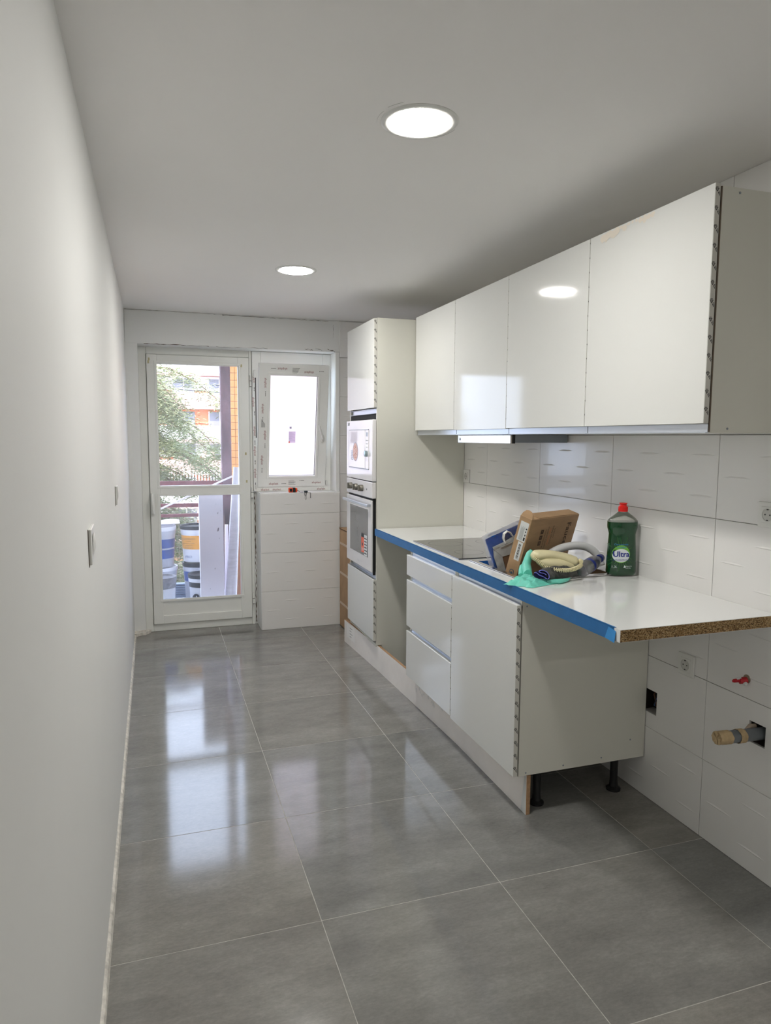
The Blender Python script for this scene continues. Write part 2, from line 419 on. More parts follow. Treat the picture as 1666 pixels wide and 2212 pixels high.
# ---- window wall
wbk = thing('wall_back', (0, 0, 0), kind='structure')
m = MB(); m.box(XL, XR+.075, YF, 5.62, 2.098, H, bev=.004); obj('lintel', m, plaster, wbk)
m = MB(); m.add([(XL, 5.24, 2.10), (-.083, 5.24, 2.10), (-.083, 5.62, 2.10), (XL, 5.62, 2.10), (XL, 5.355, .018), (-.086, 5.37, .018), (-.086, 5.62, .018), (XL, 5.62, .018)],
                [(0, 1, 2, 3), (4, 7, 6, 5), (0, 4, 5, 1), (1, 5, 6, 2), (0, 3, 7, 4), (2, 6, 7, 3)]); obj('pier', m, plaster, wbk)
m = MB(); m.box(.744, 1.357, 5.208, 5.60, -.03, 1.034, bev=.002); m.box(.748, 1.36, 5.21, 5.46, 1.034, 1.040); m.box(.7225, .744, 5.415, 5.60, -.03, 1.036); obj('low_wall', m, plaster, wbk)
m = MB(); m.box(1.330, 1.362, 5.225, 5.62, 1.040, 2.098, bev=.006, seg=2); m.box(1.357, XR+.075, 5.252, 5.62, -.03, 2.098); obj('side_pier', m, plaster, wbk)
for j in range(4):
    z0, z1 = j*wh, min((j+1)*wh, 1.036)
    if z1 - z0 < .02: continue
    mm = tile_mb(.611, z1-z0); o = obj('wall_tile', mm, tilew, wbk); o.location = (.7445, 5.1995, z0)
for j in range(8):
    z0, z1 = j*wh, min((j+1)*wh, H-.002)
    mm = tile_mb(.508, z1-z0); o = obj('wall_tile', mm, tilew, wbk); o.location = (1.3632, (5.2435 if z1 < 2.1 else 5.2315), z0)
# broken plaster at the foot of the pier and hairline cracks
m = MB(); pts = [(-.165, 5.31), (-.15, 5.30), (-.12, 5.325), (-.09, 5.33), (-.06, 5.37), (-.05, 5.40), (-.05, 5.47), (-.165, 5.47)]
m.prism(pts, .0, .020); m.prism([(-.165, 5.34), (-.13, 5.335), (-.085, 5.36), (-.085, 5.45), (-.165, 5.45)], .018, .030); obj('plaster_rubble', m, rawpl, wbk)
m = MB()
def crack(p, q, n, wmax, nrm, jit=.003):
    p, q = Vector(p), Vector(q); d = (q-p).normalized(); up = Vector(nrm).cross(d)
    a = []
    for i in range(n+1):
        c = p.lerp(q, i/n) + up*random.uniform(-jit, jit) + Vector(nrm)*.0006
        w = wmax*random.uniform(.05, .7); a += [tuple(c-up*w/2), tuple(c+up*w/2)]
    m.add(a, [(2*i, 2*i+1, 2*i+3, 2*i+2) for i in range(n)])
N = (0, -1, 0)
crack((-.16, YF, 2.327), (.45, YF, 2.326), 26, .003, N, .001); crack((.50, YF, 2.325), (1.28, YF, 2.322), 30, .005, N, .002)
crack((.50, YF, 2.322), (.54, YF, 2.322), 3, .009, N); crack((-.04, YF, 2.100), (.40, YF, 2.100), 20, .007, N, .002); crack((.45, YF, 2.100), (.82, YF, 2.102), 12, .004, N)
crack((1.10, YF, 2.112), (1.16, YF, 2.104), 6, .007, N); crack((1.18, YF, 2.116), (1.23, YF, 2.108), 5, .006, N); crack((1.27, YF, 2.118), (1.33, YF, 2.103), 7, .009, N)
crack((1.318, YF, 2.30), (1.316, YF, 2.20), 8, .003, N)
crack((.733, 5.40, .02), (.733, 5.40, 1.03), 50, .012, N, .003)  # dark ribbon painted for the shaded slit between door frame and low wall
obj('crack', m, crackm, wbk, kind='stuff', label='dark hairline cracks in the plaster and a painted dark line by the door frame')
m = MB(); crack((-.05, 5.408, .012), (.71, 5.408, .010), 40, .012, N, .003); 
obj('crack', m, glue, wbk, kind='stuff', label='yellowish stain line along the door sill')

# ------------------------------------------------------------------ balcony door
d = thing('door_1', (-.085, 5.41, 0), kind='structure')
m = MB(); m.box(-.086, -.031, 5.405, 5.47, 0, 2.10, bev=.003); m.box(.702, .722, 5.40, 5.47, 0, 2.10, bev=.003); m.box(-.031, .702, 5.405, 5.47, 2.048, 2.10, bev=.003); m.box(-.031, .702, 5.405, 5.47, 0, .057, bev=.003)
m.box(-.050, -.012, 5.431, 5.47, 0, 2.10); m.box(.684, .722, 5.431, 5.47, 0, 2.10); m.box(-.05, .722, 5.431, 5.47, 2.03, 2.10); m.box(-.05, .722, 5.431, 5.47, 0, .08)
obj('door_frame', m, upvc2, d)
m = MB()
y0, y1 = 5.385, 5.43
m.box(-.028, .042, y0, y1, .060, 2.045, bev=.002); m.box(.618, .699, y0, y1, .060, 2.045, bev=.002)
m.box(.042, .618, y0, y1, 1.980, 2.045, bev=.002); m.box(.042, .618, y0, y1, 1.020, 1.095, bev=.002); m.box(.042, .618, y0, y1, .060, .120, bev=.002)
m.box(.042, .618, y0+.012, y1-.004, .120, .232)
for a, b, c, dd in ((.024, .640, 1.078, 1.094), (.024, .640, 1.020, 1.036), (.024, .640, 1.984, 2.0), (.024, .640, .228, .246)):
    m.box(a, b, y0-.004, y0+.004, c, dd, bev=.0015)
for x in (.024, .622):
    m.box(x, x+.016, y0-.004, y0+.004, 1.094, 1.984, bev=.0015); m.box(x, x+.016, y0-.004, y0+.004, .246, 1.020, bev=.0015)
obj('door_leaf', m, upvc2, d)
m = MB(); m.box(.040, .620, 5.402, 5.408, 1.093, 1.984); obj('glass_pane', m, paneg, d, label='upper glass pane')
m = MB(); m.box(.040, .620, 5.402, 5.408, .244, 1.022); obj('glass_pane', m, paneg, d, label='lower glass pane')
for z in (1.875, 1.035, .21):
    m = MB(); m.cyl((.711, 5.378, z-.04), (.711, 5.378, z-.001), .0075, n=12); m.cyl((.711, 5.378, z+.001), (.711, 5.378, z+.04), .0075, n=12)
    m.box(.703, .711, 5.378, 5.39, z-.04, z+.04); h_ = obj('hinge', m, upvc2, d, smooth=40)
    m = MB(); m.cyl((.711, 5.378, z-.0018), (.711, 5.378, z+.0018), .0079, n=12); m.cyl((.711, 5.378, z-.044), (.711, 5.378, z-.040), .0079, n=12); obj('hinge_shade_line', m, black, h_, kind='stuff')  # black discs drawn in for the shade between the hinge knuckles
m = MB(); m.box(-.024, .002, 5.360, 5.385, .885, 1.045, bev=.008, seg=3); m.tube([(-.012, 5.362, 1.03), (-.012, 5.335, 1.03), (-.012, 5.322, 1.015), (-.010, 5.322, .93), (-.008, 5.325, .90)], [.009, .009, .009, .008, .007], 10)
obj('handle', m, upvc2, d, smooth=50)
m = MB()
for x, z in ((-.010, 2.01), (.645, 1.985), (.668, 1.33), (.672, 1.12), (-.015, 1.99)): m.box(x-.006, x+.006, 5.3838, 5.385, z-.010, z+.010, bev=.001)
obj('glue_spots', m, glue, d, kind='stuff', label='yellow glue residue')

# ------------------------------------------------------------------ window
wn = thing('window_1', (.722, 5.40, 1.04), kind='structure')
m = MB(); y0, y1 = 5.385, 5.46
m.box(.724, .790, y0, y1, 1.040, 2.096, bev=.003); m.box(1.268, 1.330, y0, y1, 1.040, 2.096, bev=.003); m.box(.790, 1.268, y0, y1, 1.040, 1.092, bev=.003); m.box(.790, 1.268, y0, y1, 2.010, 2.096, bev=.003)
obj('window_frame', m, upvc, wn)
ang = math.atan(.172/.915)
SW, SH = .525, .931
MS = frame((.753, 5.372, 1.076), (1, 0, 0), (0, -math.sin(ang), math.cos(ang)))   # w axis points to the room
sash = MB(); P = .080
sash.box(0, P, 0, SH, -.05, 0, bev=.004, M=MS, seg=2); sash.box(SW-P, SW, 0, SH, -.05, 0, bev=.004, M=MS, seg=2)
sash.box(P-.004, SW-P+.004, 0, P, -.05, -.0003, bev=.003, M=MS); sash.box(P-.004, SW-P+.004, SH-P, SH, -.05, -.0003, bev=.003, M=MS)
for a, b, c, dd in ((P-.016, P+.004, P-.016, SH-P+.016), (SW-P-.004, SW-P+.016, P-.016, SH-P+.016), (P, SW-P, P-.016, P+.004), (P, SW-P, SH-P-.004, SH-P+.016)):
    sash.box(a, b, c, dd, -.02, .0035, bev=.003, M=MS)
so_ = obj('window_sash', sash, upvc, wn)
g = MB(); g.box(P, SW-P, P, SH-P, -.030, -.024, M=MS); obj('glass_pane', g, frost, wn, label='white frosted glass pane')
g = MB()
for a, b, c, dd in ((P+.004, P+.0065, P, SH-P), (SW-P-.0075, SW-P-.004, P, SH-P), (P, SW-P, P+.004, P+.0065), (P, SW-P, SH-P-.0065, SH-P-.004)): g.box(a, b, c, dd, -.024, -.018, M=MS)
obj('gasket', g, black, wn)
g = MB(); g.box(.232, .286, .338, .428, -.0235, -.0232, M=MS, mi=0); g.box(.232, .243, .338, .350, -.0232, -.0228, M=MS, mi=1)
for i in range(9): g.box(.236, .280-.01*(i % 3), .356+i*.0075, .3575+i*.0075, -.0232, -.0229, M=MS, mi=2)
Mt = MS @ Matrix.Translation((.246, .455, -.0234)) @ Matrix.Rotation(.15, 4, 'Z'); g.box(-.009, .009, -.009, .009, 0, .0003, mi=2, M=Mt)
obj('paper_sticker', g, [thin_paper((.62, .56, .62)), stickr, thin_paper((.42, .40, .44))], wn, label='small grey paper stickers on the glass')
g = MB(); Mh = MS @ Matrix.Translation((.489, .38, .0)); g.lathe([(.0, 0), (.016, 0), (.016, .012), (.012, .016), (.0, .016)], 20, M=Mh, ax=1, ay=1.9)
g.lathe([(.009, .012), (.009, .032), (0, .034)], 14, M=Mh)
g.tube([(0, 0, .030), (-.006, .02, .034), (-.028, .085, .034), (-.034, .103, .032)], [.009, .0085, .0075, .005], 10, M=Mh)
obj('handle', g, plast, wn, smooth=45)
# film print on sash and frame
g = MB(); E3 = .0006
def prt(u, v, s, sz, rot, mi=1): text(g, s, sz, MS @ Matrix.Translation((u, v, .0008)) @ Matrix.Rotation(rot, 4, 'Z'), mi)
def dots(u, v, rot, n=3, mi=0):
    Mx = MS @ Matrix.Translation((u, v, .0008)) @ Matrix.Rotation(rot, 4, 'Z')
    g.box(-.022, -.017, -.002, .003, 0, .0002, mi, 0, Mx) if False else g.add([(-.022, -.0025, 0), (-.017, -.0025, 0), (-.017, .0025, 0), (-.022, .0025, 0)], [(0, 1, 2, 3)], mi, Mx)
    for i in range(n): g.add([(-.012+i*.009, -.002, 0), (-.006+i*.009, -.002, 0), (-.006+i*.009, .002, 0), (-.012+i*.009, .002, 0)], [(0, 1, 2, 3)], mi, Mx)
for u, v in ((.048, .79), (.030, .60), (.050, .40), (.030, .21)):
    prt(u, v, 'aluplast', .024, -PI/2); dots(u, v-.085, -PI/2)
for k in range(6):
    g.box(.020+.005*k, .022+.005*k, .46, .52-.006*k, .0006, .0010, mi=0, M=MS)
prt(.17, SH-.035, 'aluplast', .024, PI); prt(.37, SH-.055, 'aluplast', .024, PI); dots(.10, SH-.035, PI); dots(.47, SH-.045, 0)
for k in range(5): g.box(.245, .30-.005*k, SH-.030-.009*k, SH-.0275-.009*k, .0006, .0010, mi=0, M=MS)
prt(.12, .024, 'aluplast', .024, 0); prt(.455, .030, 'aluplast', .024, 0); dots(.205, .024, 0); dots(.345, .048, 0)
for k in range(4): g.box(.235, .29-.01*(k % 2), .016+.009*k, .0185+.009*k, .0006, .0010, mi=0, M=MS)
for v in (1.90, 1.72, 1.50, 1.35, 1.18):
    text(g, 'aluplast', .024, frame((.738 if v != 1.72 else .731, 5.3845, v), (0, 0, -1), (1, 0, 0)), 1)
    g.box(.735, .741, 5.3838, 5.3845, v-.10, v-.094, mi=0); g.box(.736, .740, 5.3838, 5.3845, v-.088, v-.070, mi=0)
for x in (.81, .90, 1.25): text(g, 'aluplast', .022, frame((x, 5.3845, 1.054), (1, 0, 0), (0, 0, 1)), 1)
obj('film_print', g, [inkm, inkred], wn, label='dark red and black lettering on the protective film')
g = MB(); g.box(.732, .746, 5.375, 5.386, 1.90, 1.955, bev=.002); g.box(.735, .748, 5.375, 5.386, 1.06, 1.09, bev=.002); g.box(1.285, 1.297, 5.36, 5.386, 1.085, 1.12, bev=.002); obj('hinge', g, plast, wn)
g = MB(); g.box(.7465, .7515, 5.376, 5.3852, 1.45, 1.90); obj('shade_strip', g, black, wn, label='black strip standing in for shade beside the tilted sash')  # black strip painted where the opening beside the sash lies in shade

# ------------------------------------------------------------------ downlights
def downlight(x, y, label):
    t = thing('ceiling_downlight', (x, y, H), label, 'ceiling light', 'round LED downlights in the ceiling')
    m = MB(); Mx = Matrix.Translation((x, y, H)) @ Matrix.Rotation(PI, 4, 'X')
    m.lathe([(.0, -.002), (.109, -.002), (.109, .001), (.104, .0035), (.092, .005), (.088, .003), (.0, .003)], 48, M=Mx); obj('ring', m, plast, t, smooth=40)
    m = MB(); m.lathe([(0, .0034), (.0875, .0034), (.085, .0052), (0, .0056)], 48, M=Mx); obj('diffuser', m, lampm, t)
    return t
downlight(.732, 1.921, 'round recessed downlight nearest the camera, larger in the photo')
downlight(.742, 3.755, 'round recessed downlight further back, near the window wall')
downlight(.735, -1.75, 'unseen downlight added behind the camera to fill the end panels')  # unseen lamp, added to brighten surfaces facing the camera
downlight(.735, -3.6, 'second unseen downlight, added as fill at the very back of the room')  # another added fill lamp, further back and out of view
m = MB()
for a0, a1, r in ((2.6, 3.4, .119), (3.6, 4.0, .124), (.1, .8, .113)):
    pts = [(.732+r*math.cos(a0+(a1-a0)*i/10), 1.921+r*math.sin(a0+(a1-a0)*i/10)) for i in range(11)]
    for (x, y), (x2, y2) in zip(pts, pts[1:]): m.add([(x, y, H-.0006), (x2, y2, H-.0006), (x2*1.001, y2+.0012, H-.0006), (x*1.001, y+.0012, H-.0006)], [(0, 1, 2, 3)])
obj('trim_2', m, mat('plaster_scratch', (.32, .31, .28), .9), kind='structure')

# ------------------------------------------------------------------ cabinet helpers
def icon(g, u, v, s, M, mi=0, half=False):
    """small recycling mark: rounded triangle outline with a bar over it"""
    o = [(-.5, .32), (.5, .32), (.52, .1), (0, -.62), (-.52, .1)]; i_ = [(a*.54, b*.48+.01) for a, b in o]
    if half: o = [(min(a, .06), b) for a, b in o]; i_ = [(min(a, .06), b) for a, b in i_]
    n = 5; g.add([(u+a*s, v+b*s, 0) for a, b in o]+[(u+a*s, v+b*s, 0) for a, b in i_], [(k, (k+1) % n, n+(k+1) % n, n+k) for k in range(n)], mi, M)
    g.add([(u-.12*s, v-.1*s, 0), (u+.12*s, v-.1*s, 0), (u+.10*s, v+.08*s, 0), (u-.10*s, v+.08*s, 0)], [(0, 1, 2, 3)], mi, M)
    g.add([(u-.4*s, v+.44*s, 0), (u+(.05 if half else .35)*s, v+.44*s, 0), (u+(.05 if half else .35)*s, v+.58*s, 0), (u-.4*s, v+.58*s, 0)], [(0, 1, 2, 3)], mi, M)
def door_front(name, parent, x, y0, y1, z0, z1, lab=None, marks=True, th=.019):
    """lacquered front facing -x, near edge at y0"""
    m = MB(); m.box(x, x+th, y0, y1, z0, z1, bev=.0012)
    o = obj(name, m, lacq, parent, label=lab)
    if marks:
        g = MB(); Mx = frame((x, y0-.0004, 0), (1, 0, 0), (0, 0, 1)); z = z1-.018
        e = MB(); e.box(x+.0012, x+th-.0008, y0-.0003, y0+.001, z0+.002, z1-.002); obj('edge_band', e, edgem, o)
        while z > z0+.01:
            icon(g, .0068, z, .0118, Mx); icon(g, .0158, z-.011, .0118, Mx, half=True); z -= .0515
        obj('printed_marks', g, inkm, o, kind='stuff', label='row of small black recycling symbols on the edge')
    return o
def profile(parent, x, y0, y1, z0, z1, lab=None):
    m = MB(); n = 6
    pts = [(x, z1), (x+.004, z1), (x+.0045, z1-.003)]
    h = z1-z0
    for i in range(n+1):
        a = PI/2*i/n; pts.append((x+.004+.016*math.sin(a), z1-.003-(h-.008)*(1-math.cos(a))*.5-(h-.008)*i/n*.5))
    pts += [(x+.023, z0), (x+.030, z0), (x+.030, z1+.0), ]
    # back-closing simple C section
    m.box(x+.018, x+.022, y0, y1, z0, z1); m.box(x, x+.022, y0, y1, z0, z0+.0025, bev=.0008); m.box(x+.004, x+.022, y0, y1, z1-.002, z1)
    return obj('handle_profile', m, alu, parent, label=lab)

# ------------------------------------------------------------------ tall oven housing
T0, T1, ZT = 4.055, 4.662, 2.165
t = thing('tall_cabinet', (1.57, 4.35, 0), 'tall white gloss oven cabinet between the cardboard box and the worktop', 'cabinet')
m = MB(); m.box(1.290, XR-.003, T0, T0+.018, .164, ZT); m.box(1.325, XR-.003, T0, T0+.018, .002, .164); obj('side_panel', m, lacq_m, t, label='near side panel facing the worktop')
m = MB(); m.box(1.290, XR-.003, T1-.018, T1, .150, ZT, bev=.0008); obj('side_panel', m, lacq_m, t)
m = MB(); m.box(1.292, XR-.005, T0+.018, T1-.018, ZT-.018, ZT-.0005); m.box(1.310, XR-.005, T0+.018, T1-.018, 1.622, 1.640); m.box(1.31, XR-.005, T0+.018, T1-.018, 1.166, 1.184)
m.box(1.31, XR-.005, T0+.018, T1-.018, .596, .60); m.box(1.292, XR-.005, T0+.018, T1-.018, .150, .168); m.box(XR-.012, XR-.005, T0+.018, T1-.018, .168, ZT-.018)
obj('carcass', m, lacq_m, t)
door_front('door', t, XD, T0+.003, T1-.003, 1.635, ZT-.002, 'upper door of the tall cabinet')
door_front('door', t, XD, T0+.003, T1-.003, .192, .580, 'lower door of the tall cabinet')
profile(t, 1.283, T0+.02, T1-.002, 1.600, 1.630); profile(t, 1.283, T0+.02, T1-.002, .584, .618)
for x in (1.33, 1.80):
    for y in (T0+.05, T1-.05): m = MB(); m.cyl((x+.02, y, .006), (x+.02, y, .150), .015, n=12); m.cyl((x+.02, y, 0), (x+.02, y, .008), .028, n=14); obj('foot', m, black, t)

t = thing('microwave', (1.5, 4.35, 1.186), 'white built-in microwave with a pizza sticker on its door', 'microwave')
m = MB(); m.box(1.262, 1.288, T0+.006, T1-.010, 1.189, 1.565, bev=.003); obj('front_panel', m, whiteglass, t)
m = MB(); m.box(1.288, 1.70, T0+.04, T1-.04, 1.20, 1.555); obj('casing', m, steelg, t)
m = MB(); m.box(1.2575, 1.263, 4.205, 4.580, 1.262, 1.503, bev=.001); obj('door', m, whiteglass, t)
m = MB(); m.box(1.2572, 1.2632, 4.132, 4.580, 1.503, 1.5065); m.box(1.2572, 1.2632, 4.132, 4.580, 1.257, 1.2625); m.box(1.2572, 1.2632, 4.578, 4.582, 1.262, 1.503); obj('trim', m, steelg, t, kind='stuff')
m = MB(); m.box(1.2585, 1.263, 4.132, 4.200, 1.262, 1.503, bev=.001); obj('control_panel', m, whiteglass, t)
m = MB(); m.box(1.2575, 1.2590, 4.147, 4.180, 1.463, 1.488); obj('display', m, steelg, t)
for r in range(3):
    for c in range(3):
        m = MB(); m.box(1.2572, 1.2588, 4.146+c*.0135, 4.153+c*.0135, 1.436-r*.021, 1.441-r*.021); obj('button', m, labelg, t)
m = MB(); Mk = frame((1.2588, 4.166, 1.356), (0, 1, 0), (0, 0, 1)); m.lathe([(0, -.0), (.019, 0), (.0185, -.014), (.016, -.016), (0, -.016)], 24, M=Mk); obj('knob', m, silver, t, smooth=40)
g = MB(); Mp = frame((1.2570, 0, 0), (0, -1, 0), (0, 0, 1))
def disc(g, u, v, ru, rv, mi, n=28, off=0): g.add([(u+ru*math.cos(2*PI*i/n), v+rv*math.sin(2*PI*i/n), off) for i in range(n)], [tuple(range(n))], mi, Mp)
disc(g, -4.42, 1.363, .062, .062, 2); disc(g, -4.42, 1.363, .057, .057, 1, off=.0003)
for k in range(6): g.add([(-4.530+.003, 1.312+k*.011, .0005), (-4.47, 1.312+k*.011-.004, .0005), (-4.47, 1.316+k*.011-.004, .0005), (-4.530+.003, 1.317+k*.011, .0005)], [(0, 1, 2, 3)], 2, Mp)
for k in range(26): disc(g, -4.42+random.uniform(-.038, .038), 1.363+random.uniform(-.038, .038), .004, .004, 3, 6, .0005)
obj('pizza_sticker', g, [labelw, pinkm, printgrey, orange_ink], t, label='printed sticker of a pizza and grill grid')
g = MB(); g.box(1.2614, 1.2622, 4.575, 4.615, 1.535, 1.552); obj('paper_label', g, labelg, t)

t = thing('built_in_oven', (1.5, 4.35, .62), 'white built-in oven with three grey knobs and bar handle', 'oven')
m = MB(); m.box(1.262, 1.288, T0+.008, T1-.010, 1.084, 1.183, bev=.003); obj('control_panel', m, whiteglass, t)
m = MB(); m.box(1.290, 1.80, T0+.03, T1-.03, .625, 1.16); obj('casing', m, black, t)
m = MB(); m.box(1.262, 1.284, T0+.024, T1-.010, .622, 1.071, bev=.003); od = obj('door', m, whiteglass, t)
m = MB(); m.box(1.2605, 1.2622, 4.150, 4.560, .706, 1.010, bev=.0005); obj('window', m, ovenglass, od)
m = MB(); m.box(1.232, 1.243, 4.075, 4.655, 1.030, 1.048, bev=.003, seg=2); m.box(1.24, 1.263, 4.095, 4.110, 1.030, 1.048, bev=.002); m.box(1.24, 1.263, 4.62, 4.635, 1.030, 1.048, bev=.002); obj('handle', m, alu, od)
for y in (4.525, 4.395, 4.268):
    m = MB(); Mk = frame((1.262, y, 1.136), (0, 1, 0), (0, 0, 1)); m.lathe([(0, 0), (.0215, 0), (.021, -.018), (.018, -.022), (0, -.022)], 26, M=Mk); kn = obj('knob', m, knobm, t, smooth=40)
    m = MB(); m.box(-.0045, .0045, -.020, .020, -.032, -.020, bev=.002, M=Mk); obj('knob_grip', m, knobm, kn)
m = MB(); m.cyl((1.2612, 4.177, 1.134), (1.2625, 4.177, 1.134), .006, n=14); obj('indicator_light', m, black, t)
g = MB(); Mo = frame((1.2600, 0, 0), (0, -1, 0), (0, 0, 1))
def q(g, u0, u1, v0, v1, mi, off=0): g.add([(u0, v0, off), (u1, v0, off), (u1, v1, off), (u0, v1, off)], [(0, 1, 2, 3)], mi, Mo)
q(g, -4.290, -4.228, .724, .842, 0); q(g, -4.290, -4.228, .822, .846, 3, .0003); q(g, -4.274, -4.252, .765, .785, 3, .0004); q(g, -4.228, -4.162, .709, .842, 2)
for k in range(6): q(g, -4.222, -4.170+.006*(k % 2), .720+k*.019, .727+k*.019, 3, .0003)
for k in range(3): q(g, -4.282, -4.246+.01*k, .735+k*.007, .738+k*.007, 2, .0005)
obj('energy_sticker', g, [stickr, orange_ink, labelw, inkm], t, label='orange and white sticker on the oven glass')
g = MB(); text(g, 'Indesit', .017, frame((1.2614, 4.365, .655), (0, -1, 0), (0, 0, 1)), 0); obj('lettering', g, labelg, t)
m = MB(); m.box(1.275, 1.288, T0+.0195, T1-.0185, 1.072, 1.083); obj('door_gap', m, blackm, t)  # this and the next two: black boxes in place of shade around the oven
m = MB(); m.box(1.272, 1.289, T0+.0185, T0+.023,   .606, 1.12); obj('side_gap', m, blackm, t)
m = MB(); m.box(1.29, 1.30, T0+.0185, T1-.0185, 1.566, 1.598); obj('top_gap', m, blackm, t)

# ------------------------------------------------------------------ drawer unit and sink unit
t = thing('drawer_cabinet', (1.57, 3.16, 0), 'white base cabinet with three gloss drawers and aluminium grips', 'cabinet')
Y0, Y1 = 2.867, 3.463
m = MB(); m.box(1.294, XR-.004, Y0, Y0+.016, .165, .858); m.box(1.294, XR-.004, Y1-.016, Y1, .165, .858); m.box(1.294, XR-.004, Y0+.016, Y1-.016, .165, .181); m.box(XR-.012, XR-.004, Y0+.016, Y1-.016, .181, .858)
m.box(1.312, 1.40, Y0+.016, Y1-.016, .84, .856)
obj('carcass', m, lacq_m, t)
for z0, z1, l in ((.728, .836, 'shallow top drawer front'), (.451, .702, 'middle drawer front'), (.175, .424, 'bottom drawer front')):
    door_front('drawer', t, XD, Y0+.002, Y1-.002, z0, z1, l)
profile(t, 1.278, Y0+.001, Y1-.001, .832, .861); profile(t, 1.278, Y0+.001, Y1-.001, .698, .732); profile(t, 1.278, Y0+.001, Y1-.001, .420, .455)
for y in (Y0+.06, Y1-.06):
    for x in (1.42, 1.80): m = MB(); m.cyl((x, y, .006), (x, y, .166), .015, n=12); m.cyl((x, y, 0), (x, y, .008), .028, n=14); obj('foot', m, black, t)

t = thing('sink_cabinet', (1.57, 2.56, 0), 'white base cabinet with single gloss door under the sink', 'cabinet')
Y0, Y1 = 2.265, 2.865
m = MB(); m.box(1.2925, XR-.003, Y0, Y0+.016, .165, .860, bev=.0006); ep = obj('side_panel', m, lacq_m, t, label='exposed white side panel below the worktop end')
for x, z in ((1.312, .830), (1.325, .176), (1.49, .182), (1.665, .188), (1.80, .245)):
    g = MB(); g.cyl((x, Y0-.0008, z), (x, Y0+.001, z), .0035, n=10); obj('screw', g, steelg, ep)
m = MB(); m.box(1.294, XR-.004, Y1-.016, Y1, .165, .858); m.box(1.294, XR-.004, Y0+.016, Y1-.016, .165, .181); obj('carcass', m, lacq_m, t)
m = MB(); m.box(1.2918, 1.2928, Y0-.0002, Y0+.0008, .166, .858); obj('edge_line', m, black, t)
door_front('door', t, XD, Y0+.001, Y1-.002, .166, .836, 'tall gloss door of the sink cabinet')
profile(t, 1.278, Y0+.003, Y1-.001, .830, .861)
for y in (Y0+.075, Y1-.06):
    for x in (1.42, 1.785):
        m = MB(); m.cyl((x, y, .006), (x, y, .166), .016, n=14); m.lathe([(.030, 0), (.030, .008), (.018, .016), (.016, .04)], 18, M=Matrix.Translation((x, y, 0))); obj('foot', m, black, t, smooth=40)

# plinth board, standing a little askew
m = MB(); pl = [(1.268, 4.741), (1.302, 4.05), (1.3175, 3.587), (1.338, 2.94), (1.336, 2.60), (1.334, 2.272)]; th = .017
for (a, b), (c, d_) in zip(pl, pl[1:]):
    m.add([(a, b, 0), (c, d_, 0), (c+th, d_, 0), (a+th, b, 0), (a, b, .159), (c, d_, .159), (c+th, d_, .159), (a+th, b, .159)], [(0, 1, 5, 4), (2, 3, 7, 6)], 0)
    m.add([(a, b, .159), (c, d_, .159), (c+th, d_, .159), (a+th, b, .159)], [(0, 1, 2, 3)], 1); m.add([(a, b, 0), (c, d_, 0), (c+th, d_, 0), (a+th, b, 0)], [(0, 3, 2, 1)], 1)
c, d_ = pl[-1]; m.add([(c, d_, 0), (c+th, d_, 0), (c+th, d_, .159), (c, d_, .159)], [(0, 1, 2, 3)], 1); a, b = pl[0]; m.add([(a, b, 0), (a+th, b, 0), (a+th, b, .159), (a, b, .159)], [(0, 1, 2, 3)], 0)
pb = obj('plinth_board', m, [plinthm, mdf], label='loose white plinth board with raw brown edges along the base cabinets', cat='plinth')
g = MB(); Mx = frame((1.272, 4.66, .105), (.049, -1, 0), (0, 0, 1))
g.add([(-.03, -.055, .0004), (.15, -.055, .0004), (.15, .045, .0004), (-.03, .045, .0004)], [(0, 1, 2, 3)], 0, Mx)
for k in range(4): g.add([(.04, .022-.02*k, .0009), (.10-.02*(k % 2), .022-.02*k, .0009), (.10-.02*(k % 2), .027-.02*k, .0009), (.04, .027-.02*k, .0009)], [(0, 1, 2, 3)], 1, Mx)
obj('paper_label', g, [mat('pale_label', (.88, .86, .84), .45), labelg], pb, kind='stuff')
g = MB()
rr = random.Random(4)
for k in range(16):
    y = rr.uniform(2.9, 3.45); s = rr.uniform(.006, .022); z = rr.uniform(.09, .150); x = 1.338-(y-2.94)*.0317-.0008
    if y < 2.94: x = 1.3372
    pts = [(x, y+s*math.cos(a)*rr.uniform(.5, 1), min(.158, z+s*math.sin(a)*rr.uniform(.4, 1))) for a in [2*PI*i/9 for i in range(9)]]; g.add(pts, [tuple(range(9))])
obj('plaster_smear', g, mat('smear', (.74, .72, .70), .8), pb, kind='stuff')
m = MB(); Mx = frame((1.3335, 2.275, 0), (0, 1, 0), (0, 0, 1)); m.prism([(0, .001), (.035, .001), (.012, .157), (0, .157)], 0, .001, M=Mx @ Matrix.Scale(-1, 4, (0, 0, 1))); obj('corner_tape', m, labelw, pb)

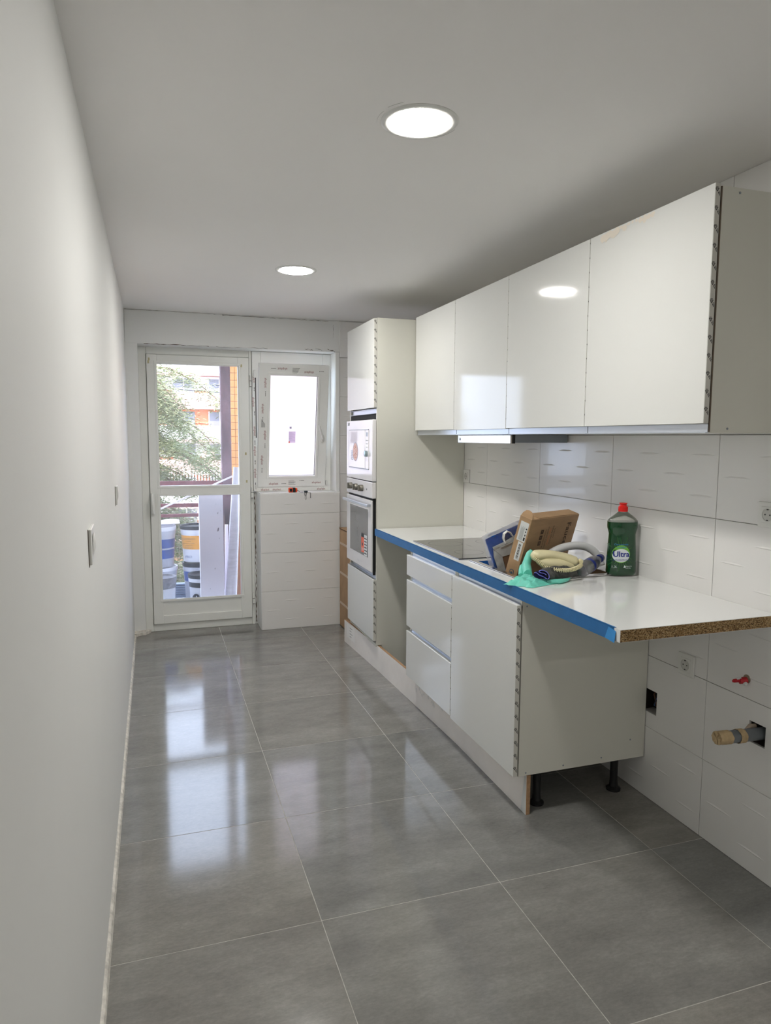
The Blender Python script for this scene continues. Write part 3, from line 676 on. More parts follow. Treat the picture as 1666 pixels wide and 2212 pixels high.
# ------------------------------------------------------------------ worktop
SK = (1.372, 1.780, 2.405, 2.820)      # sink cut-out
t = thing('worktop', (1.57, 2.86, .862), 'long white laminate worktop with a raw chipboard end', 'worktop')
m = MB(); plate_holes(m, 1.2787, XR-.001, 1.672, 4.052, [SK], lambda a, b, c, d: m.box(a, b, c, d, .8985, .90))
plate_holes(m, 1.2787, XR-.001, 1.672, 4.052, [SK], lambda a, b, c, d: m.box(a, b, c, d, .862, .863)); m.box(1.2777, 1.2787, 1.672, 4.052, .862, .90)
obj('laminate', m, worktop, t)
m = MB(); plate_holes(m, 1.2787, XR-.001, 1.6715, 4.051, [SK], lambda a, b, c, d: m.box(a, b, c, d, .863, .8985)); obj('chipboard_core', m, chip, t, label='brown speckled chipboard core at the cut end')
m = MB(); m.box(1.2768, 1.2777, 1.700, 4.052, .8585, .9008); m.box(1.2768, 1.2855, 1.700, 4.052, .9001, .9008); m.box(1.2765, 1.2772, 2.56, 4.052, .867, .8955)
obj('masking_tape', m, bluetape, t, label='blue masking tape along the front edge')
m = MB(); m.add([(1.2763, 1.726, .8975), (1.2763, 1.690, .892), (1.270, 1.688, .858), (1.2745, 1.740, .860), (1.2767, 1.740, .8605)], [(0, 1, 2, 3), (0, 3, 4)]); obj('tape_flap', m, bluetape2, t)

# ------------------------------------------------------------------ hob and sink
t = thing('ceramic_hob', (1.57, 3.19, .90), 'black glass ceramic hob set in the white worktop', 'hob')
m = MB(); m.box(1.316, 1.822, 2.895, 3.490, .9001, .9055, bev=.0015); obj('glass_plate', m, hobg, t)
g = MB(); Mx = Matrix.Translation((0, 0, .9058))
for x, y, r in ((1.44, 3.34, .09), (1.44, 3.05, .07), (1.69, 3.34, .07), (1.69, 3.05, .09)):
    for k in range(36):
        a, b = 2*PI*k/36, 2*PI*(k+1)/36
        g.add([(x+r*math.cos(a), y+r*math.sin(a), 0), (x+r*math.cos(b), y+r*math.sin(b), 0), (x+(r-.0015)*math.cos(b), y+(r-.0015)*math.sin(b), 0), (x+(r-.0015)*math.cos(a), y+(r-.0015)*math.sin(a), 0)], [(0, 1, 2, 3)], 0, Mx)
obj('zone_rings', g, mat('hob_print', (.10, .10, .10), .3), t)

t = thing('sink', (1.575, 2.61, .90), 'square stainless steel sink holding rubbish, set in the worktop', 'sink')
m = MB(); a0, a1, b0, b1 = 1.352, 1.802, 2.375, 2.856
plate_holes(m, a0, a1, b0, b1, [(SK[0]+.004, SK[1]-.004, SK[2]+.004, SK[3]-.004)], lambda a, b, c, d: m.box(a, b, c, d, .9003, .9045))
obj('rim', m, steel, t)
m = MB(); m.box(a0-.001, a1+.001, b0-.001, b0+.0015, .9002, .9015); m.box(a0-.0012, a0+.001, b0, b1, .9002, .9015); obj('seal', m, black, t)
m = MB(); c0, c1, d0, d1 = SK[0]+.002, SK[1]-.002, SK[2]+.002, SK[3]-.002; zb = .752
m.box(c0, c0+.002, d0, d1, zb, .9003); m.box(c1-.002, c1, d0, d1, zb, .9003); m.box(c0, c1, d0, d0+.002, zb, .9003); m.box(c0, c1, d1-.002, d1, zb, .9003); m.box(c0, c1, d0, d1, zb-.002, zb); m.cyl((1.575, 2.61, zb), (1.575, 2.61, zb+.003), .045, n=24)
obj('bowl', m, steel, t)

# ------------------------------------------------------------------ wall cabinets
UB = [4.052, 3.470, 2.884, 2.268, 1.666]
ULAB = ['white gloss wall cabinet beside the tall oven cabinet', 'white gloss wall cabinet above the extractor hood', 'white gloss wall cabinet between the hood and the marked end cabinet', 'white gloss wall cabinet at the near end, plaster smear on top edge']
for k in range(4):
    y1, y0 = UB[k], UB[k+1]
    t = thing('wall_cabinet', (1.7, (y0+y1)/2, 1.47), ULAB[k], 'cabinet', 'white wall cabinets in a row')
    m = MB(); m.box(1.5585, XR-.003, y0+.0005, y1-.0005, 1.474, 2.172, bev=.0008); obj('carcass', m, lacq_m, t)
    z0 = 1.500 if k != 1 else 1.4975
    dd = door_front('door', t, XU, y0+.0018, y1-.0018, z0, 2.178)
    m = MB(); m.box(1.552, 1.5575, y0+.003, y1-.002, 1.4755, 1.4995); m.box(1.545, 1.5575, y0+.003, y1-.002, 1.472, 1.4755, bev=.0008); obj('handle_profile', m, alu, t)
    if k == 3:
        for x, z in ((1.621, 2.158), (1.622, 1.486)):
            g = MB(); g.cyl((x, y0-.0008, z), (x, y0+.002, z), .0035, n=10); obj('screw', g, steelg, t)
        g = MB(); g.box(1.5545, 1.5583, y0+.0002, y0+.003, 1.476, 2.170); obj('shadow_gap', g, mat('gap_shade_brown', (.15, .115, .085), .9), t)  # brown strip painted for the shadow between door and carcass
        g = MB(); rr = random.Random(11)
        for j in range(14):
            y = 1.93+.025*j*.8; s = rr.uniform(.006, .016)*(1.6 if j in (10, 11, 12, 13) else 1); z = 2.176-s*.8
            g.add([(XU-.0006-.00006*j, y+s*math.cos(a)*rr.uniform(.6, 1.2), min(2.1775, z+s*math.sin(a)*rr.uniform(.5, 1))) for a in [2*PI*i/9 for i in range(9)]], [tuple(range(9))])
        obj('plaster_smear', g, mat('dust_smear', (.72, .66, .57), .8), dd, kind='stuff')
t = thing('extractor_hood', (1.72, 3.18, 1.43), 'slim steel extractor hood slung under the wall cabinets above the hob', 'extractor hood')
m = MB(); m.box(1.560, 1.570, 2.884, 3.468, 1.431, 1.4695, bev=.001); obj('steel_front', m, steel, t)
m = MB(); m.box(1.5702, 1.585, 2.8835, 3.468, 1.431, 1.4715); obj('pull_out_edge', m, black, t)
m = MB(); m.box(1.5852, 1.862, 2.884, 3.468, 1.435, 1.4717, bev=.001); obj('body', m, steelg, t)
m = MB(); m.cyl((1.5592, 3.44, 1.449), (1.5605, 3.44, 1.449), .008, n=4); obj('button', m, black, t)

# ------------------------------------------------------------------ sockets, switches, pipes
def socket(y, z, label, s=.082):
    t = thing('wall_socket', (XR, y, z), label, 'socket')
    Mx = frame((XR, y, z), (0, -1, 0), (0, 0, 1)); h = s/2
    m = MB(); m.box(-h, h, -h, h, .0, .008, bev=.002, M=Mx); obj('cover_plate', m, plast, t)
    m = MB(); m.box(-.026, .026, -.026, .026, .008, .0105, bev=.001, M=Mx); obj('insert', m, plast, t)
    m = MB(); m.lathe([(.0205, .0104), (.0215, .0118), (.0195, .0118), (.0185, .0106), (0, .0106)], 28, M=Mx); cup = obj('socket_cup', m, plast2, t, smooth=40)
    m = MB()
    for u in (-.0095, .0095): m.cyl(tuple(Mx @ Vector((u, 0, .0105))), tuple(Mx @ Vector((u, 0, .0112))), .0025, n=10)
    m.box(-.003, .003, .0155, .0185, .0106, .0125, M=Mx); m.box(-.003, .003, -.0185, -.0155, .0106, .0125, M=Mx)
    obj('pin_holes', m, black, cup)
socket(4.010, 1.218, 'white socket on the tiles beside the tall cabinet, above the worktop')
socket(1.726, 1.2145, 'white socket above the worktop, cut by the right photo edge')
socket(2.052, .617, 'white socket on the tiles under the overhanging worktop')
def switch(y, z, label, s=.082, rot=0):
    t = thing('light_switch', (XL, y, z), label, 'light switch'); h = s/2
    Mx = frame((XL, y, z), (0, 1, 0), (0, 0, 1)) @ Matrix.Rotation(rot, 4, 'Z')
    m = MB(); m.box(-h, h, -h, h, .0, .009, bev=.002, M=Mx); obj('cover_plate', m, plast, t)
    m = MB(); m.grid(8, 6, lambda u, v: (-.028+.056*u, -.028+.056*v, .0092+.006*math.sin(PI*u)*math.sin(PI*min(1, v*1.0))*.9+.0015*v), M=Mx); obj('rocker', m, plast, t, smooth=60)
    m = MB(); m.box(-h+.001, -h+.004, -h-.006, h-.002, -.0005, .0012, M=Mx) ; m.box(-h-.006, -h-.001, -h, h, .0002, .0009, M=Mx); obj('shade_strip', m, crackm, t)  # dark strips drawn for the shaded near edge of the plate
switch(1.975, 1.172, 'white light switch nearer the camera on the left wall', .094, .05)
switch(3.345, 1.194, 'white light switch further along the left wall, near the balcony door')
t = thing('junction_box', (XR+.03, 2.248, .405), 'open square wiring hole with dark cables beside the sink cabinet', 'junction box')
m = MB(); a, b, c, dd = HOLES[0]; m.box(XR+.055, XR+.0745, a+.001, b-.001, c+.001, dd-.001); m.box(XR+.010, XR+.055, a+.0008, a+.003, c+.001, dd-.001); m.box(XR+.010, XR+.055, b-.003, b-.0008, c+.001, dd-.001); obj('box_shell', m, mat('dark_cavity', (.03, .022, .018), .9), t)
for k, (cc, off) in enumerate(((black, .0), (mat('wire_blue', (.06, .12, .30), .5), .012), (mat('wire_brown', (.15, .07, .04), .5), -.012), (black, .02))):
    g = MB(); g.tube([(XR+.052, 2.26+off, .37), (XR+.02, 2.235+off*.6, .385), (XR+.012, 2.225, .41), (XR+.022, 2.238-off, .43), (XR+.052, 2.255-off, .44)], .0025, 7); obj('cable', g, cc, t, smooth=60)
t = thing('water_outlet', (XR, 1.783, .655), 'red plastic water outlet stub sticking out of the tiles', 'pipe')
m = MB(); m.cyl((XR-.0008, 1.777, .655), (XR+.004, 1.777, .655), .015, n=20); obj('mortar_collar', m, mat('mortar', (.34, .27, .20), .9, var=.3, vs=60), t)
m = MB(); m.cyl((XR-.001, 1.777, .650), (XR-.024, 1.784, .648), .011, .010, 16); obj('collar', m, redp, t, smooth=40)
m = MB(); m.tube([(XR-.008, 1.784, .652), (XR-.042, 1.790, .648)], [.008, .006], 14); m.cyl((XR-.042, 1.790, .648), (XR-.046, 1.791, .6475), .0045, n=12); obj('spout', m, redp, t, smooth=40)
m = MB(); m.tube([(XR-.010, 1.771, .643), (XR-.020, 1.768, .640)], [.007, .005], 10); m.tube([(XR-.02, 1.783, .6575), (XR-.034, 1.787, .6555)], [.0045, .0035], 10); obj('paint_patch', m, labelw, t)
t = thing('drain_pipe', (XR, 1.72, .485), 'grey drain pipe stub capped with beige tape, in a square hole', 'pipe')
m = MB(); a, b, c, dd = HOLES[1]; m.box(XR+.055, XR+.0745, a+.001, b-.001, c+.001, dd-.001); m.box(XR+.009, XR+.055, a+.0008, a+.0025, c+.001, dd-.001); m.box(XR+.009, XR+.055, b-.0025, b-.0008, c+.001, dd-.001); m.box(XR+.009, XR+.055, a+.0008, b-.0008, c+.0005, c+.002); obj('hole_back', m, mat('dark_cavity', (.03, .022, .018), .9), t)
m = MB(); m.cyl((XR+.05, 1.722, .484), (1.735, 1.722, .491), .0205, n=24); obj('pipe', m, pipeg, t, smooth=40)
def rag(n, r, seed, x0, x1):
    rr = random.Random(seed); mm = MB(); k = 14; vs = []
    for i in range(k+1):
        for j in range(n):
            th = 2*PI*j/n; x = x0+(x1-x0)*i/k + (rr.uniform(-.0015, .0015) if i in (0, k) else 0)
            R_ = r*(1+rr.uniform(-.02, .07)); y = 1.722+R_*math.cos(th); z = .4845+(1.872-x)*.055+R_*math.sin(th); vs.append((x, y, z))
    fs = [(i*n+j, i*n+(j+1) % n, (i+1)*n+(j+1) % n, (i+1)*n+j) for i in range(k) for j in range(n)]; mm.add(vs, fs); return mm
m = rag(24, .0215, 1, 1.704, 1.755)
# folded tape cap
cx = Vector((1.701, 1.722, .4935)); ring = m.v[:24]; cen = len(m.v); m.add([(1.706, 1.722, .4935)], []); m.f += [((j+1) % 24, j, cen) for j in range(24)]; m.m += [0]*24
for a in (0.4, 1.6, 2.9, 4.4): m.add([(1.703, 1.722, .4935), (1.7015, 1.722+.019*math.cos(a), .4935+.019*math.sin(a)), (1.6995, 1.722+.020*math.cos(a+.5), .4935+.020*math.sin(a+.5))], [(0, 1, 2)])
obj('tape_cap', m, maskt, t, smooth=30)
m = rag(24, .0222, 5, 1.785, 1.812); obj('tape_wrap', m, maskt, t, smooth=30)
m = MB(); m.tube([(1.835, 1.735, .500), (1.86, 1.745, .500), (1.885, 1.745, .498)], [.006, .012, .013], 12, sq=(1, .6)); obj('plaster_lump', m, mat('plaster_lump', (.45, .36, .28), .8, var=.2, vs=60), t, smooth=60)

# ------------------------------------------------------------------ things on the worktop
# faucet carton leaning in the sink
ex, ey, ez = Vector((.912, .410, -.004)), Vector((-.393, .877, .277)), Vector((.117, -.251, .961))
ex.normalize(); ez = (ez-ex*ez.dot(ex)).normalized(); ey = ez.cross(ex)
BO = Vector((1.460, 2.500, 1.124)); LW, LT, LL = .365, .060, .350
MBX = Matrix.Identity(4)
for i in range(3): MBX[i][0], MBX[i][1], MBX[i][2], MBX[i][3] = ex[i], ey[i], ez[i], BO[i]
LW = .352
t = thing('carton', tuple(BO-ez*LL+ex*.15), 'brown cardboard faucet carton leaning out of the sink', 'box')
m = MB(); m.box(0, LW, 0, LT, -LL, 0, bev=.0012, M=MBX); obj('carton_body', m, cardb, t)
m = MB(); m.prism([(0, 0), (.006, .018), (.018, .028), (.032, .031), (.045, .027), (.055, .014), (.058, 0)], -.0012, .0012, M=MBX @ frame((.004, .001, -.0005), (0, 1, 0), (.32, 0, .9)), ax='z'); obj('flap', m, cardb, t)
m = MB(); m.box(.052, LW-.001, .004, LT-.001, .0008, .0022, bev=.0005, M=MBX); m.box(.052, .056, -.0006, LT-.002, -.004, .002, M=MBX); obj('lid', m, cardb, t)
g = MB(); Mf = MBX @ frame((0, -.0009, 0), (1, 0, 0), (0, 0, 1))
Mr = lambda u, v: Mf @ Matrix.Translation((u, v, 0)) @ Matrix.Rotation(-PI/2, 4, 'Z')
for o_ in (-.0008, 0, .0008): text(g, 'Faucet', .042, Mr(.288+o_, -.092), 0, sx=1.12)
for k, (s, mi) in enumerate((('Luxury', 0), ('Safety Device', 0), ('High Quality', 1), ('Ceramic Quality', 0), ('Contemporary', 0))):
    text(g, s, .0155, Mr(.190-k*.0165, -.075-.006*k), mi)
for k in range(3): g.add([(.088, -.052-k*.026, 0), (.108, -.052-k*.026, 0), (.108, -.072-k*.026, 0), (.088, -.072-k*.026, 0)], [(0, 3, 2, 1)], 0, Mf)
for k in range(3): text(g, '*+%'[k], .016, Mf @ Matrix.Translation((.098, -.062-k*.026, .0004)), 2)
obj('printing', g, [mat('box_ink', (.085, .05, .03), .7), orange_ink, cardb], t, label='dark lettering reading Faucet')
g = MB(); Ms = MBX @ frame((-.0009, 0, 0), (0, -1, 0), (0, 0, 1))
def qs(u0, u1, v0, v1, mi, off=0): g.add([(-u1, v0, off), (-u0, v0, off), (-u0, v1, off), (-u1, v1, off)], [(0, 1, 2, 3)], mi, Ms)
qs(.006, .048, -.105, -.020, 0); qs(.010, .036, -.190, -.108, 0)
for k in range(7): qs(.022+.0028*k, .0235+.0028*k, -.100, -.040-.004*(k % 3), 1, .0004)
qs(.009, .017, -.098, -.084, 2, .0004); qs(.010, .015, -.078, -.07, 2, .0004); qs(.010, .015, -.062, -.056, 2, .0004); qs(.009, .016, -.050, -.044, 2, .0004)
for k in range(16): qs(.018, .029, -.182+.0042*k, -.1805+.0042*k+.0008*(k % 3), 2, .0004)
obj('paper_label', g, [labelw, labelg, inkm], t, label='white shipping label with barcode')
g = MB(); n = 20
def rr_(u, v, w, h, r, mi, off):
    pts = []
    for cx_, cy_, a0 in ((u+w-r, v+h-r, 0), (u+r, v+h-r, PI/2), (u+r, v+r, PI), (u+w-r, v+r, 1.5*PI)):
        pts += [(cx_+r*math.cos(a0+PI/2*i/5), cy_+r*math.sin(a0+PI/2*i/5), off) for i in range(6)]
    g.add(pts, [tuple(range(24))], mi, Ms)
rr_(-.040, -.300, .022, .066, .008, 0, 0); rr_(-.037, -.297, .016, .060, .006, 1, .0004); rr_(-.034, -.290, .010, .046, .004, 0, .0008)
obj('logo', g, [mat('logo_blue', (.05, .09, .14), .6), cardb], t)

# blue carded package with metal bracket
t = thing('bagged_bracket', (1.45, 2.70, .80), 'blue carded metal bracket in a clear plastic bag leaning in the sink', 'package')
u_ = Vector((1.495-1.349, 0, 1.072-1.017)).normalized(); MP = frame((1.352, 2.712, 1.020), tuple(u_), (-u_.z, 0, u_.x))
m = MB(); m.box(.002, .17, -.20, -.002, -.002, 0, M=MP); obj('blue_card', m, bluebag, t)
m = MB(); m.grid(14, 14, lambda u, v: (-.014+.225*u+.004*math.sin(9*v), -.225+.240*v+.003*math.sin(11*u), .003+.004*math.sin(7*u+3)*math.sin(8*v)), M=MP)
m.grid(10, 3, lambda u, v: (-.006+.215*u, -.002+.016*v, .006-.006*v+.002*math.sin(22*u)), M=MP); m.box(.02, .205, .004, .010, -.006, .0, M=MP); obj('plastic_bag', m, clearp, t, smooth=60)
g = MB(); g.box(.022, .19, -.056, -.047, 0.004, .012, M=MP); g.prism([(.022, -.056), (.19, -.030), (.19, -.125), (.052, -.105)], .006, .009, M=MP); g.box(.055, .19, -.062, -.0585, .009, .0155, M=MP)
obj('metal_plate', g, galv, t)
g = MB(); g.prism([(.022, -.058), (.052, -.105), (.045, -.20), (.012, -.20), (.014, -.09)], .0045, .007, M=MP); obj('side_flange', g, galv, t)
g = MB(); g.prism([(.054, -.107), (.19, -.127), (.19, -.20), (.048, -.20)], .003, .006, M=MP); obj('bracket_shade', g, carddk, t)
g = MB(); g.tube([(.082, -.052, .012), (.080, -.028, .013), (.090, -.010, .013), (.106, -.006, .013), (.119, -.018, .013), (.124, -.036, .013)], [.008, .010, .010, .010, .009, .006], 12, M=MP, sq=(1, .45)); obj('plastic_hook', g, plast, t, smooth=50)

# turquoise rubber glove
t = thing('rubber_glove', (1.38, 2.36, .9005), 'turquoise rubber glove crumpled over the front corner of the sink', 'glove')
m = MB()
def fold(u, v): return .0055*math.sin(9*u+5*v)**2+.004*math.sin(17*v-4*u)**2
def glove_top(u, v):
    a = Vector((1.252, 2.345, 0)).lerp(Vector((1.325, 2.255, 0)), v); b = Vector((1.40, 2.455, 0)).lerp(Vector((1.452, 2.300, 0)), v)
    p = a.lerp(b, u); edge = min(1, 5*u, 5*(1-u)+.3, 5*v, 5*(1-v)); p.x += .006*math.sin(20*v); 
    return (p.x, p.y, .9012+(.011+fold(u, v)*1.3+.006*math.sin(PI*v)*u)*max(0, edge))
def glove_bot(u, v): p = glove_top(u, v); return (p[0], p[1], .9009)
m.grid(26, 20, glove_top); m.grid(26, 20, glove_bot)
obj('cuff', m, turq, t, smooth=70)
m = MB()
m.tube([(1.395, 2.41, .914), (1.415, 2.455, .925), (1.425, 2.475, .948), (1.433, 2.478, .968), (1.442, 2.480, .990), (1.450, 2.482, 1.001)], [.026, .030, .025, .0225, .019, .011], 14, sq=(1, .7)); obj('finger', m, turq, t, smooth=70)
m = MB(); m.tube([(1.375, 2.43, .910), (1.398, 2.470, .925), (1.405, 2.478, .938), (1.412, 2.480, .947)], [.014, .014, .012, .006], 12, sq=(1, .7)); obj('finger', m, turq, t, smooth=70)
m = MB(); m.tube([(1.42, 2.315, .907), (1.47, 2.303, .908), (1.51, 2.318, .908), (1.545, 2.345, .908)], [.012, .013, .009, .003], 12, sq=(.7, 1.3)); obj('finger', m, turq, t, smooth=70)

# grey work glove with a blue cuff
t = thing('work_glove', (1.50, 2.39, .905), 'dark grey work glove with blue knit cuff under the phone handset', 'glove')
m = MB(); rr = random.Random(3)
k = 16; n = 20; vs = []
for i in range(k+1):
    s = i/k; c = Vector((1.412, 2.335, .932)).lerp(Vector((1.625, 2.400, .918)), s); w = .029*(1-.40*s)+.008*math.sin(3*PI*s); hgt = .017+.012*math.sin(PI*s*.8+.5)
    for j in range(n):
        th = 2*PI*j/n; f_ = 1+rr.uniform(-.10, .10); vs.append((c.x+.01*math.sin(th*2), c.y+w*math.cos(th)*f_, max(.9055, c.z+hgt*math.sin(th)*f_)))
m.add(vs, [(i*n+j, i*n+(j+1) % n, (i+1)*n+(j+1) % n, (i+1)*n+j) for i in range(k) for j in range(n)]+[tuple(range(n)), tuple(range(k*n, (k+1)*n))])
obj('palm', m, greycl, t, smooth=60)
def cuff_path(s):
    P_ = [(-.5, .12), (-.35, .22), (-.15, -.12), (.12, -.22), (.28, -.42), (.42, -.50), (.52, -.25), (.40, .20), (.15, .40), (-.08, .42), (-.20, .26), (-.02, .12), (.18, .12), (.33, -.10)]
    x = s*(len(P_)-1); i = min(int(x), len(P_)-2); f_ = x-i; a, b = P_[i], P_[i+1]; return (a[0]*(1-f_)+b[0]*f_, a[1]*(1-f_)+b[1]*f_)
MC = frame((1.396, 2.312, .937), (.93, -.37, 0), (.10, .25, .95))
pts = []
raw = [cuff_path(i/60) for i in range(61)]
sm = [((raw[max(0, i-2)][0]+raw[i][0]+raw[min(60, i+2)][0])/3, (raw[max(0, i-2)][1]+raw[i][1]+raw[min(60, i+2)][1])/3) for i in range(61)]
m = MB(); m.add([(u*.058, v*.038, -.012) for u, v in sm]+[(u*.058, v*.038, .010) for u, v in sm], [(i, i+1, 62+i, 61+i) for i in range(60)], 0, MC)
m.prism([(.058*.48*math.cos(a), .038*.42*math.sin(a)) for a in [2*PI*i/20 for i in range(20)]], -.012, -.004, M=MC)
obj('cuff', m, navy, t, smooth=60)
m = MB(); m.tube([(u*.058, v*.038, .011) for u, v in sm], .0018, 6, M=MC); obj('cuff_binding', m, cuffedge, t, smooth=60)

# cream intercom handset with coiled cord
t = thing('phone_handset', (1.52, 2.43, .94), 'cream telephone handset with coiled cord lying on the gloves', 'telephone')
m = MB(); hp = []
for i in range(21):
    s = i/20; hp.append((1.430+.192*s, 2.448-.045*s, .9850-.034*s+.020*math.sin(PI*s)-.002))
rad = [.0235+.003*math.cos(2*PI*i/20) for i in range(21)]
rad[0] = .010; rad[1] = .021; rad[20] = .008; rad[19] = .018
m.tube(hp, rad, 18, sq=(.92, 1.25)); obj('handset', m, cream, t, smooth=60)
m = MB(); m.tube([(1.450, 2.432, .966), (1.475, 2.425, .959), (1.53, 2.414, .953), (1.585, 2.405, .945), (1.612, 2.402, .943)], [.012, .027, .031, .026, .011], 16, sq=(.85, 1.0)); obj('cradle', m, cream, t, smooth=60)
m = MB(); ctrl = [(1.428, 2.425, .985), (1.436, 2.395, .968), (1.455, 2.372, .950), (1.482, 2.330, .947), (1.518, 2.322, .945), (1.555, 2.328, .948), (1.592, 2.345, .955), (1.614, 2.372, .963), (1.622, 2.392, .966)]
def cr(P_, s):
    x = s*(len(P_)-1); i = min(int(x), len(P_)-2); f_ = x-i; p0, p1, p2, p3 = (Vector(P_[max(0, min(len(P_)-1, i+d))]) for d in (-1, 0, 1, 2))
    return .5*((2*p1)+(p2-p0)*f_+(2*p0-5*p1+4*p2-p3)*f_*f_+(3*p1-p0-3*p2+p3)*f_**3)
turns = 42; hel = []
for i in range(turns*9+1):
    s = i/(turns*9); p = cr(ctrl, s); d_ = (cr(ctrl, min(1, s+.01))-cr(ctrl, max(0, s-.01))).normalized(); a = Vector((0, 0, 1)); n1 = (a-d_*a.dot(d_)).normalized(); n2 = d_.cross(n1); th = 2*PI*i/9
    hel.append(tuple(p+(n1*math.cos(th)+n2*math.sin(th))*.0068))
m.tube(hel, .0021, 5); m.tube([cr(ctrl, i/20) for i in range(21)], .0035, 6)
obj('coiled_cord', m, cream, t, smooth=60)
m = MB(); m.cyl((1.449, 2.424, .993), (1.4505, 2.420, .996), .003, n=10); obj('cord_hole', m, black, t)

# white flexible hose
m = MB(); hc = [(1.575, 2.60, .935), (1.600, 2.575, .968), (1.645, 2.56, .992), (1.700, 2.55, 1.000), (1.750, 2.54, .994), (1.785, 2.525, .970), (1.798, 2.51, .935), (1.80, 2.50, .918)]
N_ = 150; P_ = [cr(hc, i/N_) for i in range(N_+1)]
m.tube(P_, [.0165+(.0007 if i % 2 else 0) for i in range(N_+1)], 18); obj('flexible_hose', m, hosem, None, 'arched white flexible hose behind the phone handset', 'hose', smooth=80, loc=(1.69, 2.55, .918))

# empty water bottle
t = thing('water_bottle', (1.60, 2.35, .905), 'empty clear water bottle with blue cap lying on the sink rim', 'bottle')
ax = (Vector((1.768, 2.452, .963))-Vector((1.600, 2.350, .933))).normalized(); up = Vector((0, 0, 1)); sd_ = up.cross(ax).normalized(); up = ax.cross(sd_)
MW = Matrix.Identity(4)
for i in range(3): MW[i][0], MW[i][1], MW[i][2], MW[i][3] = sd_[i], up[i], ax[i], (1.600, 2.350, .934)[i]
m = MB(); m.lathe([(0, .004), (.022, 0), (.0285, .006), (.0285, .03), (.0275, .034), (.0285, .038), (.0285, .058), (.0275, .062), (.0285, .066), (.029, .095), (.0275, .115), (.022, .140), (.0145, .160), (.0125, .168), (.0125, .172)], 28, M=MW); obj('bottle_body', m, clearp, t, smooth=50)
m = MB(); m.lathe([(.0292, .060), (.0292, .078)], 28, M=MW); m.f = m.f[:-2]; m.m = m.m[:-2]; obj('label_band', m, capblue, t, smooth=50)
m = MB(); m.lathe([(0, .168), (.0172, .168), (.0172, .186), (.015, .191), (0, .191)], 24, M=MW); obj('cap', m, capblue, t, smooth=40)
# crumpled clear bag behind
m = MB(); m.grid(12, 9, lambda u, v: (1.615+.09*u, 2.60-.05*v, .935+.030*math.sin(PI*u)*(1-v*.3)+.006*math.sin(21*u+9*v))); m.grid(12, 9, lambda u, v: (1.62+.08*u, 2.59-.02*v, .906+.03*v+.004*math.sin(17*u)))
obj('plastic_bag', m, glass_mat('cloudy_bag', (.7, .7, .7), .1, .5, (.6, .6, .6)), None, 'crumpled cloudy plastic bag beneath the arched hose', 'bag', smooth=60, loc=(1.66, 2.58, .906))

# washing-up liquid bottle
t = thing('dish_soap_bottle', (1.800, 2.372, .9045), 'large green washing-up liquid bottle with red cap against the tiles', 'bottle')
bu = Vector((.97, -.24, 0)).normalized(); bv = Vector((0, 0, 1)); bw = bu.cross(bv)   # face normal (towards the room)
MD = frame((1.8005, 2.370, .9047), tuple(bu), (-.0, 1, 0)); 
bv2 = Vector((0, 0, 1)).cross(bu); 
for i in range(3): MD[i][0], MD[i][1], MD[i][2] = bu[i], bv2[i], (0, 0, 1)[i]
PR = [(.0, .002), (.052, .0), (.058, .006), (.0595, .015), (.0590, .040), (.0565, .100), (.0535, .150), (.0530, .168), (.0560, .180), (.0595, .192), (.0600, .200), (.0600, .217)]
m = MB(); m.lathe(PR, 48, M=MD, ax=1, ay=.58, ex=2.9); obj('bottle_body', m, greenliq, t, smooth=50, label='green liquid filled body')
m = MB(); m.lathe([(.0600, .2172), (.0592, .222), (.050, .232), (.036, .243), (.024, .252), (.0185, .257), (.0170, .262)], 48, M=MD, ax=1, ay=.62, ex=2.5); obj('shoulder', m, shoulderp, t, smooth=60, label='clear shoulder above the liquid')
m = MB(); m.lathe([(0, .258), (.0185, .258), (.0190, .266), (.0190, .277), (.0150, .279), (.0135, .287), (.0155, .289), (.0155, .293), (0, .293)], 28, M=MD); obj('cap', m, capred, t, smooth=35, label='red push-pull cap')
def rad_at(z):
    for (r0, z0), (r1, z1) in zip(PR[1:], PR[2:]):
        if z0 <= z <= z1: return r0+(r1-r0)*(z-z0)/(z1-z0+1e-9)
    return .058
def wrapb(off):
    def f_(p):
        z = p[1]; r = rad_at(z); s = max(-.98, min(.98, p[0]/r)); return (p[0], -(r*.58*(1-abs(s)**2.9)**(1/2.9))-off, z)
    return f_
g = MB(); cx0, cz0 = -.014, .088
for k in range(28):
    a = 2*PI*k/28+.05; r0, r1 = .030, .050+.022*((k*7) % 3)/2
    if abs(math.sin(a)) < .35: continue
    v_ = []
    for s_ in (0, .5, 1):
        rr_x = r0+(r1-r0)*s_; w = .0011*(1-.6*s_)
        for sg in (-1, 1): v_.append(wrapb(.0004)((cx0+rr_x*math.cos(a)*.9-sg*w*math.sin(a), cz0+rr_x*math.sin(a)+sg*w*math.cos(a), 0)))
    g.add(v_, [(0, 1, 3, 2), (2, 3, 5, 4)], 3, MD)
def ell(rx, rz, mi, off, dz=0, n=36):
    rings = [0, .5, 1]; v_ = [wrapb(off)((cx0, cz0+dz, 0))]
    for r in rings[1:]: v_ += [wrapb(off)((cx0+rx*r*math.cos(2*PI*i/n), cz0+dz+rz*r*math.sin(2*PI*i/n), 0)) for i in range(n)]
    g.add(v_, [(0, 1+i, 1+(i+1) % n) for i in range(n)]+[(1+i, 1+n+i, 1+n+(i+1) % n, 1+(i+1) % n) for i in range(n)], mi, MD)
ell(.036, .036, 2, .0006); ell(.034, .027, 1, .0010, -.006)
W2 = lambda p: wrapb(.0015)((p[0]+cx0, p[1]+cz0, 0))
